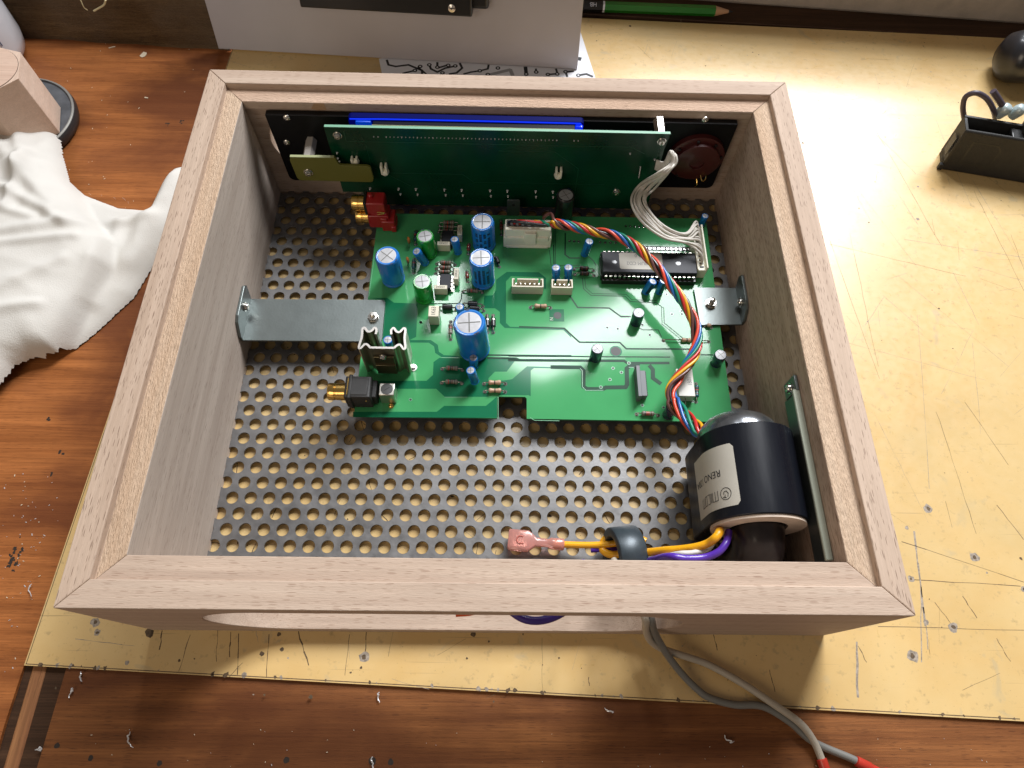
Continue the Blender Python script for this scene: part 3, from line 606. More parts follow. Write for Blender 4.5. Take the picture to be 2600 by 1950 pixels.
# ---- capacitors
def cap(base, r, h, body, top_off=(0, 0), print_rows=0, lab=None, ang=0.0, stripe=None, liftz=0.0, big=True):
    base = Vector((base[0], base[1], ZB + .15 + liftz)); ax = Vector((top_off[0], top_off[1], h)).normalized(); Lh = Vector((top_off[0], top_off[1], h)).length
    b = MB(); k = min(1.0, r / 6)
    pr = [(r * .80, 0), (r * .97, .3 * k), (r, .9 * k), (r, 1.6 * k), (r * .93, 2.2 * k), (r * .93, 2.7 * k), (r, 3.3 * k), (r, Lh - 1.3 * k), (r * .97, Lh - .5 * k), (r * .90, Lh), (r * .78, Lh), (r * .72, Lh - .25)]
    b.lathe(pr, base, ax, 36)
    t = Vector((1, 0, 0)) if abs(ax.x) < .9 else Vector((0, 1, 0)); u = (t - ax * t.dot(ax)).normalized(); v = ax.cross(u)
    def cyl(a, z, e=.03): return base + ax * z + (u * math.cos(a) + v * math.sin(a)) * (r + e)
    def patch(a0_, a1_, z0, z1, n=4):
        o = [cyl(a0_ + (a1_ - a0_) * i / n, z0) for i in range(n + 1)] + [cyl(a0_ + (a1_ - a0_) * i / n, z1) for i in range(n + 1)]
        b.add(o, [(i, i + 1, i + n + 2, i + n + 1) for i in range(n)], 1)
    if stripe is not None: patch(stripe - .42, stripe + .42, 3.4 * k, Lh - 1.4 * k, 8)
    rnd = random.Random(int(r * 100 + h))
    if print_rows:
        for c_ in range(print_rows):
            a_ = -math.pi / 2 + (c_ - (print_rows - 1) / 2) * .36
            z = Lh - 2.2 * k - 1.0
            while z > Lh * .30:
                ln = rnd.uniform(.5, 1.3) * k + .4
                if rnd.random() < .85: patch(a_ - .11, a_ + .11, z - ln, z, 2)
                z -= ln + .35
    if lab == 'side':
        for sgn in (1, -1):
            for i in range(7): a_ = -math.pi / 2 + sgn * 1.12; patch(a_ - .05 * (i % 3), a_ + .08, Lh * (.3 + .08 * i), Lh * (.35 + .08 * i), 2)
    o = b.build('capacitor', [body, PRN], mb, org=tuple(base), smooth=35)
    tp = MB(); c = base + ax * (Lh - .22)
    tp.lathe([(r * .76, 0), (r * .755, .12), (r * .68, .16), (.01, .16)], c, ax, 32, 0, caps=False)
    for j in (0, 1):
        g_ = ang + j * math.pi / 2; d_ = u * math.cos(g_) + v * math.sin(g_); e_ = ax.cross(d_)
        Lw, ww = r * .68, max(.12, r * .036); cc = c + ax * (.19 + .01 * j)
        tp.add([cc - d_ * Lw - e_ * ww, cc + d_ * Lw - e_ * ww, cc + d_ * Lw + e_ * ww, cc - d_ * Lw + e_ * ww], [(0, 1, 2, 3)], 1)
    if big or True: tp.build('can_top', [CAPTOP, CROSS], o, smooth=30)
    # top rim print
    if r > 4:
        rb = MB()
        for i in range(5):
            a_ = rnd.uniform(0, 6.28)
            o2 = [base + ax * (Lh - .22 * k) + (u * math.cos(a_ + q_) + v * math.sin(a_ + q_)) * rr_ for q_ in (0, .12, .24) for rr_ in (r * .86, r * .955)]
            for p_ in o2: p_ += ax * .28
            rb.add(o2, [(0, 1, 3, 2), (2, 3, 5, 4)])
        rb.build('rim_print', PRN, o, flat=True)
    return o
cap((-57.3, 46.6), 6.45, 21.6, BLUE, (-.6, 0), 0, 'side', .9)
cap((-38.9, 64.5), 4.9, 15.5, GREEN, (-.8, .1), ang=.2); cap((-39.5, 34.8), 5.0, 15.6, GREEN, (.2, 0), ang=.15)
cap((-7.6, 71.2), 6.5, 20.3, BLUE, (-.8, 0), 4); cap((-7.6, 46.3), 6.45, 21.6, BLUE, (-.8, 0), 4, ang=.05)
cap((-11.0, 2.9), 8.1, 27.6, BLUE, (-2.0, 0), 0, 'side', .05)
cap((-22.4, 65.6), 2.3, 11.6, BLUE, (-1.4, .2), 0, stripe=None); cap((-40.5, 57.9), 2.4, 12.0, BLUE, (-3.6, -1.0), 2)
cap((-18.8, 23.6), 2.2, 9.0, BLUE, (-.6, 0)); cap((-11.2, -7.0), 2.4, 9.5, BLUE, (0, 0), 2); cap((-10.3, -17), 2.35, 11.5, BLUE, (-1.8, .6), 2, liftz=2.4)
cap((-55.6, 3.3), 2.5, 8.5, BLUE); cap((33, 49.3), 2.3, 9.4, BLUE, (-.8, .2), 2); cap((39.9, 49.7), 2.3, 9.4, BLUE, (-.9, .2), 2)
cap((49.6, 65.8), 2.3, 11.5, BLUE, (1.4, .3), 2); cap((82.3, 40.6), 2.3, 8.8, BLUE, (2.6, 1.4), 0, stripe=-1.5); cap((90.0, 41.0), 2.2, 10.8, BLUE, (.4, .3), 0, stripe=-1.5)
for x, y, h_ in ((75.6, 20.9, 10.3), (52.6, -1.3, 10.6), (116.1, -3.2, 9.6), (88.0, -33.2, 9.8)): cap((x, y), 3.05, h_, NAVY, (-.3, .1), ang=.6)
cap((119.3, 88.6), 1.9, 8.0, BLUE); cap((37.7, 90.0), 5.2, 21.6, BLKCAP, (0, 0), ang=.5)
# small white glue dab on top of the tall black capacitor
# ---- axial parts
def axial(p, q_, kind, bl=6.5, r=1.15, zc=1.6, bands=True, leadr=.27, nm='resistor', bcol=None):
    p = Vector((p[0], p[1], ZB)); q_ = Vector((q_[0], q_[1], ZB)); d_ = (q_ - p); Ld = d_.length; d_.normalize(); m_ = (p + q_) / 2; up = Vector((0, 0, zc))
    bl = min(bl, Ld * .66); b = MB(); s0 = m_ - d_ * bl / 2 + up
    if kind in ('grey', 'tan', 'teal'):
        pr = [(r * .5, 0), (r * .95, .35), (r * 1.08, .8), (r * 1.05, 1.4), (r * .88, 1.9), (r * .88, bl - 1.9), (r * 1.05, bl - 1.4), (r * 1.08, bl - .8), (r * .95, bl - .35), (r * .5, bl)]
    else: pr = [(r * .85, 0), (r, .2), (r, bl - .2), (r * .85, bl)]
    b.lathe(pr, s0, d_, 16)
    if bands:
        cols = bcol or ([3, 2, 4, 2] if kind == 'tan' else [2, 4, 3, 2]) 
        ps = [.5] if kind == 'tan' else [.24, .40, .54, .76]
        for t_, c_ in zip(ps, cols): b.lathe([(r * .92 + (.12 if t_ in (.24, .76) else 0), 0), (r * .92 + (.12 if t_ in (.24, .76) else 0), .55)], s0 + d_ * (bl * t_ - .27), d_, 16, c_, caps=False)
    for e, t_ in ((p, -1), (q_, 1)):
        x0 = m_ + d_ * t_ * bl / 2 + up
        b.tube([x0, x0 + (e + up - x0) * .7, e + Vector((0, 0, zc * .75)), e], leadr, 6, 1, sub=3)
        b.lathe([(.75, 0), (.5, .3), (.28, .7)], e, (0, 0, 1), 10, 1)
        b.disc(e, 1.05, ZB + .08, 5, 10)
    return b.build(nm, [RB[kind], LEAD] + BANDS, mb, org=tuple(m_), smooth=40)
def A(f, x0, y0, x1, y1, *a, **k): return axial(at(*f(x0, y0), ZB + .5)[:2], at(*f(x1, y1), ZB + .5)[:2], *a, **k)
A(k3, 1115, 500, 1305, 512, 'grey', bcol=[4, 3, 2, 3]); A(k3, 1112, 630, 1300, 637, 'grey', bcol=[4, 3, 2, 3])
A(k3, 1508, 640, 1708, 640, 'tan', r=1.2); A(k3, 1515, 714, 1705, 716, 'tan', r=1.2)
A(k1, 1832, 1030, 2020, 1035, 'tan', r=1.25, bl=6.8); A(k1, 1085, 1165, 1085, 1330, 'grey', r=1.1)
A(k1, 955, 622, 1125, 632, 'grey', r=1.2); A(k1, 950, 668, 1118, 676, 'grey', r=1.2); A(k1, 945, 712, 1110, 712, 'grey', r=1.1)
A(k1, 985, 262, 1155, 262, 'grey', r=1.2, zc=2.6); A(k1, 985, 295, 1150, 298, 'grey', r=1.1, zc=2.2); A(k1, 975, 325, 1148, 328, 'grey', r=1.1)
A(k1, 1200, 885, 1380, 890, 'grey', r=1.2, bcol=[3, 4, 2, 2])
A(k1, 745, 580, 738, 705, 'teal', r=1.05); A(k1, 760, 320, 755, 440, 'teal', r=1.0)
A(k4, 1355, 640, 1355, 808, 'teal', r=1.1, bl=7); A(k4, 1212, 530, 1243, 860, 'teal', r=1.1, bl=7.5, zc=4); A(k4, 800, 925, 1000, 935, 'grey', r=1.2, bcol=[5, 4, 4, 2])
A(k2, 1050, 1340, 1475, 1352, 'tan', r=1.15, bl=5.5, zc=1.2); A(k2, 1342, 495, 1345, 610, 'tan', r=.9, bl=5)
A(k2, 1440, 1205, 1500, 1218, 'tan', r=1, bl=3.5)
A(k2, 215, 672, 395, 686, 'black', r=1.25, bl=5, nm='diode', bcol=[2, 1, 2, 2]); A(k2, 220, 722, 398, 732, 'black', r=1.25, bl=5, nm='diode', bcol=[2, 1, 2, 2])
A(k1, 1235, 700, 1245, 790, 'red', r=1.0, bl=3.6, nm='diode', bcol=[3, 3, 3, 3]); A(k1, 1258, 440, 1250, 530, 'red', r=1.1, bl=4, nm='diode', bcol=[3, 3, 3, 3]); A(k1, 1556, 220, 1560, 350, 'red', r=1.0, bl=4.5, nm='diode', bcol=[3, 3, 3, 3])
A(k1, 975, 1042, 1135, 1050, 'black', r=1.55, bl=5.4, zc=2, nm='diode', bands=False, leadr=.4); A(k1, 1200, 1010, 1385, 1022, 'black', r=1.5, bl=5.2, zc=2.2, nm='diode', bands=False, leadr=.4); A(k1, 1230, 1052, 1395, 1062, 'black', r=1.5, bl=5.2, zc=1.8, nm='diode', bands=False, leadr=.4)
A(k1, 1425, 1105, 1430, 1265, 'black', r=1.4, bl=5.2, nm='diode', bcol=[1, 1, 1, 3], leadr=.4); A(k1, 1482, 1105, 1484, 1265, 'black', r=1.4, bl=5.2, nm='diode', bcol=[1, 1, 1, 3], leadr=.4)
A(k1, 1500, 560, 1540, 650, 'black', r=1.3, bl=4, nm='diode', bands=False)
for x, y, x2, y2 in ((695, 370, 700, 455), (693, 560, 690, 640)):     # little amber discs on legs
    q = at(*k1(x2, y2), ZB); b = MB(); b.lathe([(.6, -.9), (1.7, -.55), (2.0, 0), (1.7, .55), (.6, .9)], (q.x, q.y + .3, ZB + 4.4), (1, .25, 0), 16)
    for s_ in (-1, 1): b.tube([(q.x, q.y + s_ * 1.2, ZB), (q.x, q.y + s_ * 1.1, ZB + 3)], .25, 6, 1, smooth=False)
    b.build('ceramic_disc', [RB['amber'], LEAD], mb, org=(q.x, q.y, ZB))
# ---- film capacitors
def film(px_, py_, sx, sy, sz, txt=None, rot=0, tdir=None):
    q = at(px_, py_, ZB); q.y += sy / 2; b = MB(); b.box((q.x, q.y, ZB + .3 + sz / 2), (sx, sy, sz))
    o = b.build('film_capacitor', CREAM, mb, org=(q.x, q.y, ZB), bevel=.18)
    if txt: text(txt, tdir[2], (q.x, q.y, ZB + .34 + sz), tdir[0], tdir[1], INK, o, sx=.8)
    return o
film(*k1(1024, 512), 7.2, 2.6, 5.6, '220K63', tdir=((-1, 0, 0), (0, -1, 0), 1.9)); film(*k1(996, 918), 7.2, 2.6, 5.6, '220K63', tdir=((-1, 0, 0), (0, -1, 0), 1.9))
film(*k1(1173, 425), 2.6, 7.2, 6.2, '220K63', tdir=((0, 1, 0), (-1, 0, 0), 1.9)); film(*k1(1140, 833), 2.6, 7.2, 6.2, '220K63', tdir=((0, 1, 0), (-1, 0, 0), 1.9))
film(*k1(935, 1200), 5.4, 6.6, 8.6, '1K63', tdir=((0, 1, 0), (-1, 0, 0), 3.2))
# ---- integrated circuits
def dip(cx, cy, n, pitch, rowsp, body_w, L_, z0, zt_, name='integrated_circuit', rz=0.0, socket=False):
    b = MB(); b.box((0, 0, (z0 + zt_) / 2), (L_, body_w, zt_ - z0)); 
    o = b.build(name, ICB, mb, org=(0, 0, 0), bevel=.35); ORG[o.name] = Vector((cx, cy, 0)); o.location = (Vector((cx, cy, 0)) - Vector(ORG[mb.name])) * S; o.rotation_euler = (0, 0, rz)
    p = MB()
    for s_ in (-1, 1):
        for i in range(n):
            x = (i - (n - 1) / 2) * pitch; ym = (z0 + zt_) / 2
            p.box((x, s_ * (body_w / 2 + .35), ym), (1.3, .9, .28)); p.box((x, s_ * rowsp / 2, (ym + .14 + ZB) / 2), (1.3, .28, ym + .14 - ZB))
            if not socket: p.disc((x, s_ * rowsp / 2), .85, ZB + .1, 0, 10)
    pp = p.build('pins', LEAD, o, org=(cx, cy, 0)); pp.location = (0, 0, 0)
    # pins were drawn round (0,0): shift their mesh back
    pp.data.transform(Matrix.Translation(Vector((cx, cy, 0)) * S))
    return o
u1 = dip(84.2, 55.2, 20, 2.54, 16.6, 13.8, 52.2, ZB + 4.2, ZB + 8.0, socket=True)
b = MB(); b.box((84.2, 46.9, ZB + 1.9), (52, 2.6, 3.6)); b.box((84.2, 63.5, ZB + 1.9), (52, 2.6, 3.6)); b.box((58.8, 55.2, ZB + 1.9), (2.2, 14, 3.6)); b.box((109.6, 55.2, ZB + 1.9), (2.2, 14, 3.6)); b.build('chip_socket', BLACKP, mb, bevel=.25)
b = MB(); 
for xm in (64.6, 100.3):
    b = MB(); b.lathe([(1.5, 0), (1.1, .03), (.5, .04)], (xm, 55, ZB + 8.0), (0, 0, 1), 20); b.build('mould_mark', mat('ic_shine', (.03, .032, .04), .2), mb)
P = [(68.5, 50.4), (90.5, 50.4), (91.5, 51.2), (91.5, 60.6), (90.5, 61.4), (68.5, 61.4), (67.6, 60.6), (67.6, 51.2)]
lb = MB().prism(P, ZB + 8.02, ZB + 8.1).build('chip_label', LABELP, mb, bevel=.02)
text('PREMIUM CD2', 3.1, (80.2, 54.4, ZB + 8.16), (-1, 0, 0), (0, -1, 0), INKG, lb, sx=.88); text('V 1.0', 3.1, (79.2, 59.6, ZB + 8.16), (-1, 0, 0), (0, -1, 0), INKG, lb, sx=.9)
dip(*at(*k1(1035, 795), ZB + 3)[:2], 4, 2.54, 8.0, 6.2, 9.6, ZB + .6, ZB + 3.9, rz=math.pi / 2); dip(*at(*k1(1055, 385), ZB + 3)[:2], 4, 2.54, 8.0, 6.2, 9.6, ZB + .6, ZB + 3.9, rz=math.pi / 2)
# ---- pin headers
def header(x0, x1, y0, n, hgt=7.0, dep=5.6):
    b = MB(); xm = (x0 + x1) / 2; w_ = x1 - x0; z0 = ZB + .1
    b.box((xm, y0 + dep / 2, z0 + .6), (w_, dep - .1, 1.2)); b.box((xm, y0 + .45, z0 + hgt * .5), (w_, .9, hgt * .98)) 
    for s_ in (x0 + .4, x1 - .4): b.box((s_, y0 + dep / 2 + .02, z0 + hgt / 2), (.8, dep, hgt))
    b.box((xm + .1, y0 + dep - .45, z0 + hgt / 2), (w_ - 5.6, .9, hgt)); 
    for s_ in (x0 + 1.0, x1 - 1.0): b.box((s_, y0 + dep - .43, z0 + hgt / 2), (1.1, .86, hgt - .04))
    o = b.build('pin_header', CREAM, mb, org=(xm, y0, ZB), bevel=.15)
    p = MB()
    for i in range(n): p.box((x0 + (w_ - (n - 1) * 2.5) / 2 + 2.5 * i, y0 + dep * .5, z0 + 3.4), (.64, .64, 5.4))
    p.build('header_pins', GOLDM if False else LEAD, o); return o
header(8.2, 25.4, 38.2, 6); header(29.8, 41.4, 38.0, 4)
# ---- big white power connector
b = MB(); b.box((16.8, 74.8, ZB + 4.4), (27, 9.8, 8.8)); b.box((16.8, 73.6, ZB + 12), (25.4, 7.4, 7.4)); b.box((16.8, 69.7, ZB + 8.2), (23.5, 1.2, 3.2)); b.box((18.2, 69.3, ZB + 9.6), (6.6, 2.4, 9.4)); b.box((16.8, 70.0, ZB + .9), (24, 1.4, 1.8))
pc = b.build('power_connector', WHITEP, mb, bevel=.5, seg=3)
b = MB(); b.box((15.6, 74.1, ZB + 15.9), (21.6, 4.2, .6)); b.build('wire_slot', mat('slot_dark', (.05, .045, .04), .6), pc)
# ---- blade terminal behind
b = MB(); q = aty(1300, 500, 94); b.prismy(rrect(5.0, 12.4, ZB + 1, ZB + 14, 1.0), 92.2, 93.0); b.build('blade_terminal', ZINC, mb, bevel=.1)
MB().lathe([(1.0, 0), (1.0, .1)], (8.7, 92.15, ZB + 10), (0, -1, 0), 14).build('blade_hole', PAD, mb)
# ---- phono sockets
def rca(parent, y, z, body, xb, xbody, lenb, w_, hh, name):
    """gold barrel pointing left, plastic body behind it"""
    b = MB(); b.prismy(rrect(xbody, xbody + lenb, z - hh / 2, z + hh / 2, 1.2), y - w_ / 2, y + w_ / 2)
    o = b.build(name, body, parent, org=(xbody, y, z), bevel=.5)
    g_ = MB(); g_.lathe([(3.0, 0), (4.15, .1), (4.3, .4), (4.3, 3.4), (4.05, 3.6), (4.05, 4.0), (4.3, 4.2), (4.3, xbody - xb + .4)], (xb, y, z), (1, 0, 0), 28)
    g_.lathe([(2.6, 0), (2.6, .3)], (xb - .05, y, z), (1, 0, 0), 20, 1)
    g_.build('barrel', [GOLDM, BLACKP], o); return o
RC = aty(1000, 540, 80)
r1 = rca(mb, 85.5, ZB + 6.4, RED, -80.8, -73.6, 12, 9, 10, 'phono_socket'); r2 = rca(mb, 86.0, ZB + 16.6, RED, -81.3, -73.4, 10.6, 8.6, 8.6, 'phono_socket')
b = MB(); b.box((-62.4, 84.2, ZB + 4.4), (7.6, 9.6, 8.2)); b.box((-67, 85.6, ZB + 10.4), (9, 7.2, 4)); b.box((-59.6, 83.4, ZB + 2.4), (3, 9.2, 4.6)); b.box((-64.6, 82.0, ZB + 8.8), (4, 4, 3)); b.build('socket_block', RED, mb, bevel=.6)
MB().box((-73.6, 86.0, ZB + 16.8), (1.5, 9.4, 9.4)).build('socket_collar', BLACKP, mb, bevel=.4)
MB().lathe([(1.4, 0), (1.4, 2.0), (.7, 2.6)], (-70.5, 86.6, ZB + 20.6), (0, 0, 1), 14).build('socket_peg', RED, mb)
b = MB(); b.tube([(-67.5, 81.5, ZB + 14.2), (-65, 81.2, ZB + 14.6), (-63.2, 81.3, ZB + 14)], .3, 6); b.tube([(-67.5, 81.2, ZB + 12.6), (-65, 81.0, ZB + 13.6), (-63.6, 81.1, ZB + 14)], .3, 6); b.build('socket_contact', GOLDM, mb)
bk_ = rca(mb, -26.2, ZB + 7.6, BLACKM, -82.5, -73.5, 13, 11.5, 12.4, 'phono_socket')
b = MB(); b.box((-66.5, -26.2, ZB + 7.8), (9, 9.6, 12.6)); b.box((-70.8, -26.2, ZB + 7.9), (1.8, 13.0, 13.0)); b.box((-61.5, -25.2, ZB + 5.4), (6, 9.5, 8.4)); b.box((-66.0, -31.2, ZB + 6), (7, 1.6, 4)); b.box((-63, -31.0, ZB + 9), (4, 1.6, 4)); b.build('socket_block', BLACKM, mb, bevel=.5)
b = MB(); b.box((-71.9, -26.2, ZB + 14.0), (.5, 9, .4)); b.box((-61.8, -24.0, ZB + 9.8), (1.6, .5, .5)); b.lathe([(.5, 0), (.3, .5)], (-63, -31.9, ZB + 9.6), (0, -1, 0), 10); b.build('socket_contact', GOLDM, mb)
# ---- tuning coil in a metal can
b = MB(); b.box((-53.4, -25.6, ZB + 5.2), (7.6, 6.6, 10)); cn = b.build('coil_can', mat('can_tin', (.60, .58, .52), .28, .9), mb, bevel=.4)
b = MB(); b.lathe([(3.0, 0), (3.0, .15), (2.7, .2), (.01, .2)], (-53.4, -25.6, ZB + 10.15), (0, 0, 1), 28); b.build('tuning_core', mat('core_dark', (.06, .06, .06), .5), cn)
MB().box((-53.4, -25.6, ZB + 10.37), (3.4, .35, .06), rz=.6).build('core_slot', INK, cn)
b = MB(); b.lathe([(1.5, 0), (1.1, .8), (.2, 1.2)], (-52.2, -30.2, ZB), (0, 0, 1), 14); b.build('solder_blob', GOLDM, mb)
# ---- heat sink with a regulator
def hs():
    x0, x1, y = -64.9, -44.0, -11.5
    P = [(-55.0 - 9.9, y + 8.6), ]
    path = [(-58.6, -1.2), (-58.4, 1.2), (-59.5, 2.4), (-60.8, .6), (-62.6, .2), (-64.2, 2.2), (-65.3, 1.6), (-65.2, -3), (-66.0, -8.2), (-65.2, -9.2), (-63.4, -7.0), (-62.0, -7.2), (-60.6, -8.7)]
    mir = [(-109.6 - x, y_) for x, y_ in path][::-1]
    pts = path + mir
    pts = [(x * 1.0 + .2, y_ - 2.2) for x, y_ in pts]
    sp = spline([(p[0], p[1], 0) for p in pts[:13]], 4); sp2 = spline([(p[0], p[1], 0) for p in pts[13:]], 4); PP = sp + sp2
    n = len(PP); th = .55; b = MB(); z0, z1 = ZB + 1.5, 40.5
    L_, R_ = [], []
    for i in range(n):
        d_ = (PP[min(i + 1, n - 1)] - PP[max(i - 1, 0)]).normalized(); nn = Vector((-d_.y, d_.x, 0)) * th; L_.append(PP[i] + nn); R_.append(PP[i] - nn)
    vs = [Vector((p.x, p.y, z)) for z in (z0, z1) for p in L_ + R_]; m = 2 * n
    for i in range(n - 1):
        b.add([vs[i], vs[i + 1], vs[i + 1 + m], vs[i + m]], [(0, 1, 2, 3)]); b.add([vs[n + i + 1], vs[n + i], vs[n + i + m], vs[n + i + 1 + m]], [(0, 1, 2, 3)])
        b.add([vs[i + m], vs[i + 1 + m], vs[n + i + 1 + m], vs[n + i + m]], [(0, 1, 2, 3)], 1)
    for i in (0, n - 1): b.add([vs[i], vs[n + i], vs[n + i + m], vs[i + m]], [(0, 1, 2, 3)], 1)
    return b.build('heat_sink', [mat('heatsink_bronze', (.36, .33, .25), .30, .85, var=.2, vs=.05, aniso=(1, 1, .1)), mat('heatsink_cut', (.46, .43, .40), .35, .8)], mb, smooth=50)
hk = hs()
b = MB(); b.box((-54.7, -12.4, ZB + 12.0), (10, 1.2, 15)); b.box((-54.7, -12.9, ZB + 8.0), (10, 1.8, 9)); b.build('regulator', mat('regulator_tab', (.14, .12, .07), .3, .8), hk, bevel=.2)
scr(hk, -54.8, -13.0, 35.4, (0, -1, 0), 1.5)
q = at(*k3(845, 495), ZB); b = MB(); b.lathe([(2.1, 0), (2.1, .25), (1.1, .3), (1.0, 1.2), (.3, 1.3)], (q.x, q.y, ZB + .05), (0, 0, 1), 16); b.build('solder_post', SOLD, mb)
# ---- grey flat-cable socket
b = MB(); q = Vector((73.2, -17.2, 0)); b.box((q.x, q.y, ZB + 3.4), (2.0, 17.5, 6.8)); b.box((q.x + 2.6, q.y - .2, ZB + 2.2), (3.2, 14.5, 4.4)); 
for i in range(11): b.box((q.x + 4.3, q.y - 6.6 + i * 1.25, ZB + 2.4), (.4, .7, 4.2))
b.build('flat_cable_socket', [mat('socket_grey', (.10, .105, .115), .45)], mb, bevel=.2)
# ---- white box under the wires
b = MB(); b.box((97.0, -17.6, ZB + 3.2), (8.5, 15.5, 6.2)); wb = b.build('white_module', mat('module_white', (.70, .68, .62), .5), mb, bevel=.3)
text('1B01', 3, (99.2, -17, ZB + 6.35), (0, 1, 0), (-1, 0, 0), INKG, wb, sx=.8)
# ---- white ribbon connector
b = MB(); b.box((113.4, 66, ZB + 3.6), (5.6, 30, 7.2)); b.box((115.9, 66, ZB + 8.2), (.9, 30, 3)); b.box((111.0, 66, ZB + 7.6), (.7, 30, 1.4)); rc = b.build('wire_connector', WHITEP, mb, bevel=.25)
b = MB()
for i in range(11): b.box((113.4, 53.2 + 2.5 * i, ZB + 7.25), (2.2, 1.2, .2))
b.build('contact_slots', PAD, rc)
# ---- spacers under the board
for x, y in ((-62, 85), (110, 85), (-60, -30), (112, -28), (-63, 21), (117, 33)): MB().lathe([(2.6, 0), (2.6, ZB - 1.6 - 2.9)], (x, y, 2.95), (0, 0, 1), 6).build('spacer', ZINC, mb)

# ================================================================== BRACKETS
def bracket(name, P, tab, label, zt0=16.2, hs_=1.5, wallx=-134.2, sgn=1, scp=None):
    o = thing(name, (P[0][0], P[0][1], 15), label, 'bracket', 'sheet metal brackets in the box')
    MB().prism(P, 14.75, zt0, 0).build('plate', ZINC, o, bevel=.25)
    n = len(tab); vs = [(wallx, y, z) for y, z in tab] + [(wallx + sgn * hs_, y, z) for y, z in tab]
    b = MB(); b.add(vs, [tuple(range(n)), tuple(range(n, 2 * n))[::-1]] + [((i + 1) % n, i, i + n, (i + 1) % n + n) for i in range(n)])
    tb_ = b.build('wall_tab', ZINC, o, flat=True); bm = bmesh.new(); bm.from_mesh(tb_.data); bmesh.ops.recalc_face_normals(bm, faces=bm.faces); bm.to_mesh(tb_.data); bm.free()
    md = tb_.modifiers.new('b', 'BEVEL'); md.width = .25 * S; md.segments = 2
    return o
bl_ = bracket('mounting_bracket', [(-133.9, 5.6), (-61.2, 6.1), (-60.1, 7.2), (-60.5, 30.9), (-61.6, 31.9), (-133.9, 31.2)], [(5.8, 14.8), (31.0, 14.8), (34, 25.0), (32, 27.5), (14, 27.5), (10.5, 26.0), (5.8, 19)], 'long grey metal bracket between the left wall and the board')
scr(bl_, -132.6, 22.5, 22.2, (1, 0, 0), 2.0)
MB().lathe([(3.1, 0), (3.1, .4), (2.7, .41), (2.7, 2.2), (1.3, 2.3), (1.3, 3.6), (.9, 3.9)], (-65.8, 20.4, 16.2), (0, 0, 1), 6).build('hex_nut', SCREW, bl_)
br_ = bracket('mounting_bracket', [(133.9, 20.2), (110.8, 19.4), (110.2, 20.2), (109.4, 42.6), (110.2, 43.4), (133.9, 43.6)], [(20.3, 14.8), (43.6, 14.8), (47.0, 22.5), (45, 26.4), (29, 26.4), (24, 25), (20.3, 19.5)], 'short grey metal bracket between the right wall and the board', wallx=134.2, sgn=-1)
scr(br_, 132.6, 31.5, 20.5, (-1, 0, 0), 2.0)
MB().lathe([(3.1, 0), (3.1, .5), (2.6, .51), (2.6, 2.4), (1.4, 2.4), (1.4, 4.6), (1.0, 4.9)], (117.4, 32.6, 16.2), (0, 0, 1), 14).build('hex_nut', SCREW, br_)
# transformer strap along the right wall
ts = thing('transformer_bracket', (132, -80, 20), 'long upright metal bracket screwed to the right wall beside the transformer', 'bracket', 'sheet metal brackets in the box')
b = MB(); b.box((133.5, -77.5, 55), (1.2, 74, 13)); b.build('flange', ZINC, ts, bevel=.3)
MB().box((132.6, -77.5, 61.8), (3.2, 74, 1.4)).build('folded_lip', mat('lip_metal', (.33, .35, .28), .5, .4), ts, bevel=.4)
b = MB(); b.box((133.2, -37.3, 57.0), (1.5, 7.5, 11.5)); b.build('screw_tab', ZINC, ts, bevel=.3); scr(ts, 132.4, -37.8, 57.5, (-1, 0, 0), 2.0)
b = MB(); b.box((118, -84, 4.6), (27, 50, 1.5)); b.build('foot_plate', ZINC, ts, bevel=.3)

# ================================================================== TRANSFORMER
tf = thing('transformer', (110, -78, 5), 'black wrapped cylindrical transformer with a paper label in the near right corner', 'transformer')
AX, AZ, RX = 112.6, 46.0, 20.4
yb, yf = -57.5, -97.0
def stadpts(r, z0, z1, cx=AX, n=24):
    out = []
    for i in range(n + 1): a = math.pi * i / n; out.append((cx + r * math.cos(a), z1 + r * math.sin(a)))
    for i in range(n + 1): a = math.pi + math.pi * i / n; out.append((cx + r * math.cos(a), z0 + r * math.sin(a)))
    return out
MB().prismy(stadpts(RX, 24.0, AZ), yf, yb).build('wrapped_body', GLOSSBLK, tf, smooth=50, bevel=.5)
def ringy(r, r2, y0, y1, m_, nm, az=AZ):
    b = MB(); b.lathe([(r2, 0), (r, 0), (r, y1 - y0), (r2, y1 - y0), (r2, 0)], (AX, y0, az), (0, 1, 0), 48, caps=False); return b.build(nm, m_, tf, smooth=50)
ringy(RX - .9, 12.0, yf - 1.2, yf - .02, FLANGE, 'bobbin_flange')
# the core: a loop of round wound steel, one bend at each end
def bend(y, sgn, m_, nm, r, reach):
    pts = [(AX, y + sgn * .1, AZ)]
    for i in range(1, 8):
        a = math.pi / 2 * (1 - i / 7); pts.append((AX, y + sgn * reach * math.cos(a) * 1.0, AZ - reach + reach * math.sin(a)))
    pts += [(AX, y + sgn * reach, 12)]
    MB().tube(pts, r, 28, sub=4).build(nm, m_, tf, smooth=60)
bend(yf, -1, BROWNV, 'core_bend', 10.6, 13); 
b = MB(); b.lathe([(18.4, 0), (17.9, 3), (16.4, 6.2), (13.4, 9.2), (9, 11.4), (4, 12.5), (.01, 12.7)], (AX - 1.5, yb, AZ - 3), (0, 1, 0), 40); b.build('core_bend', SILVER, tf, smooth=60, label='shiny silver rounded end of the core')
b = MB(); b.tube([(98, -99, 30), (102, -103, 26), (100, -106, 22)], 1.0, 8); b.tube([(104, -99, 27), (99, -101, 24), (95, -106, 20)], .8, 8); b.build('solder_tags', mat('tag_brass', (.35, .28, .18), .35, .9), tf)
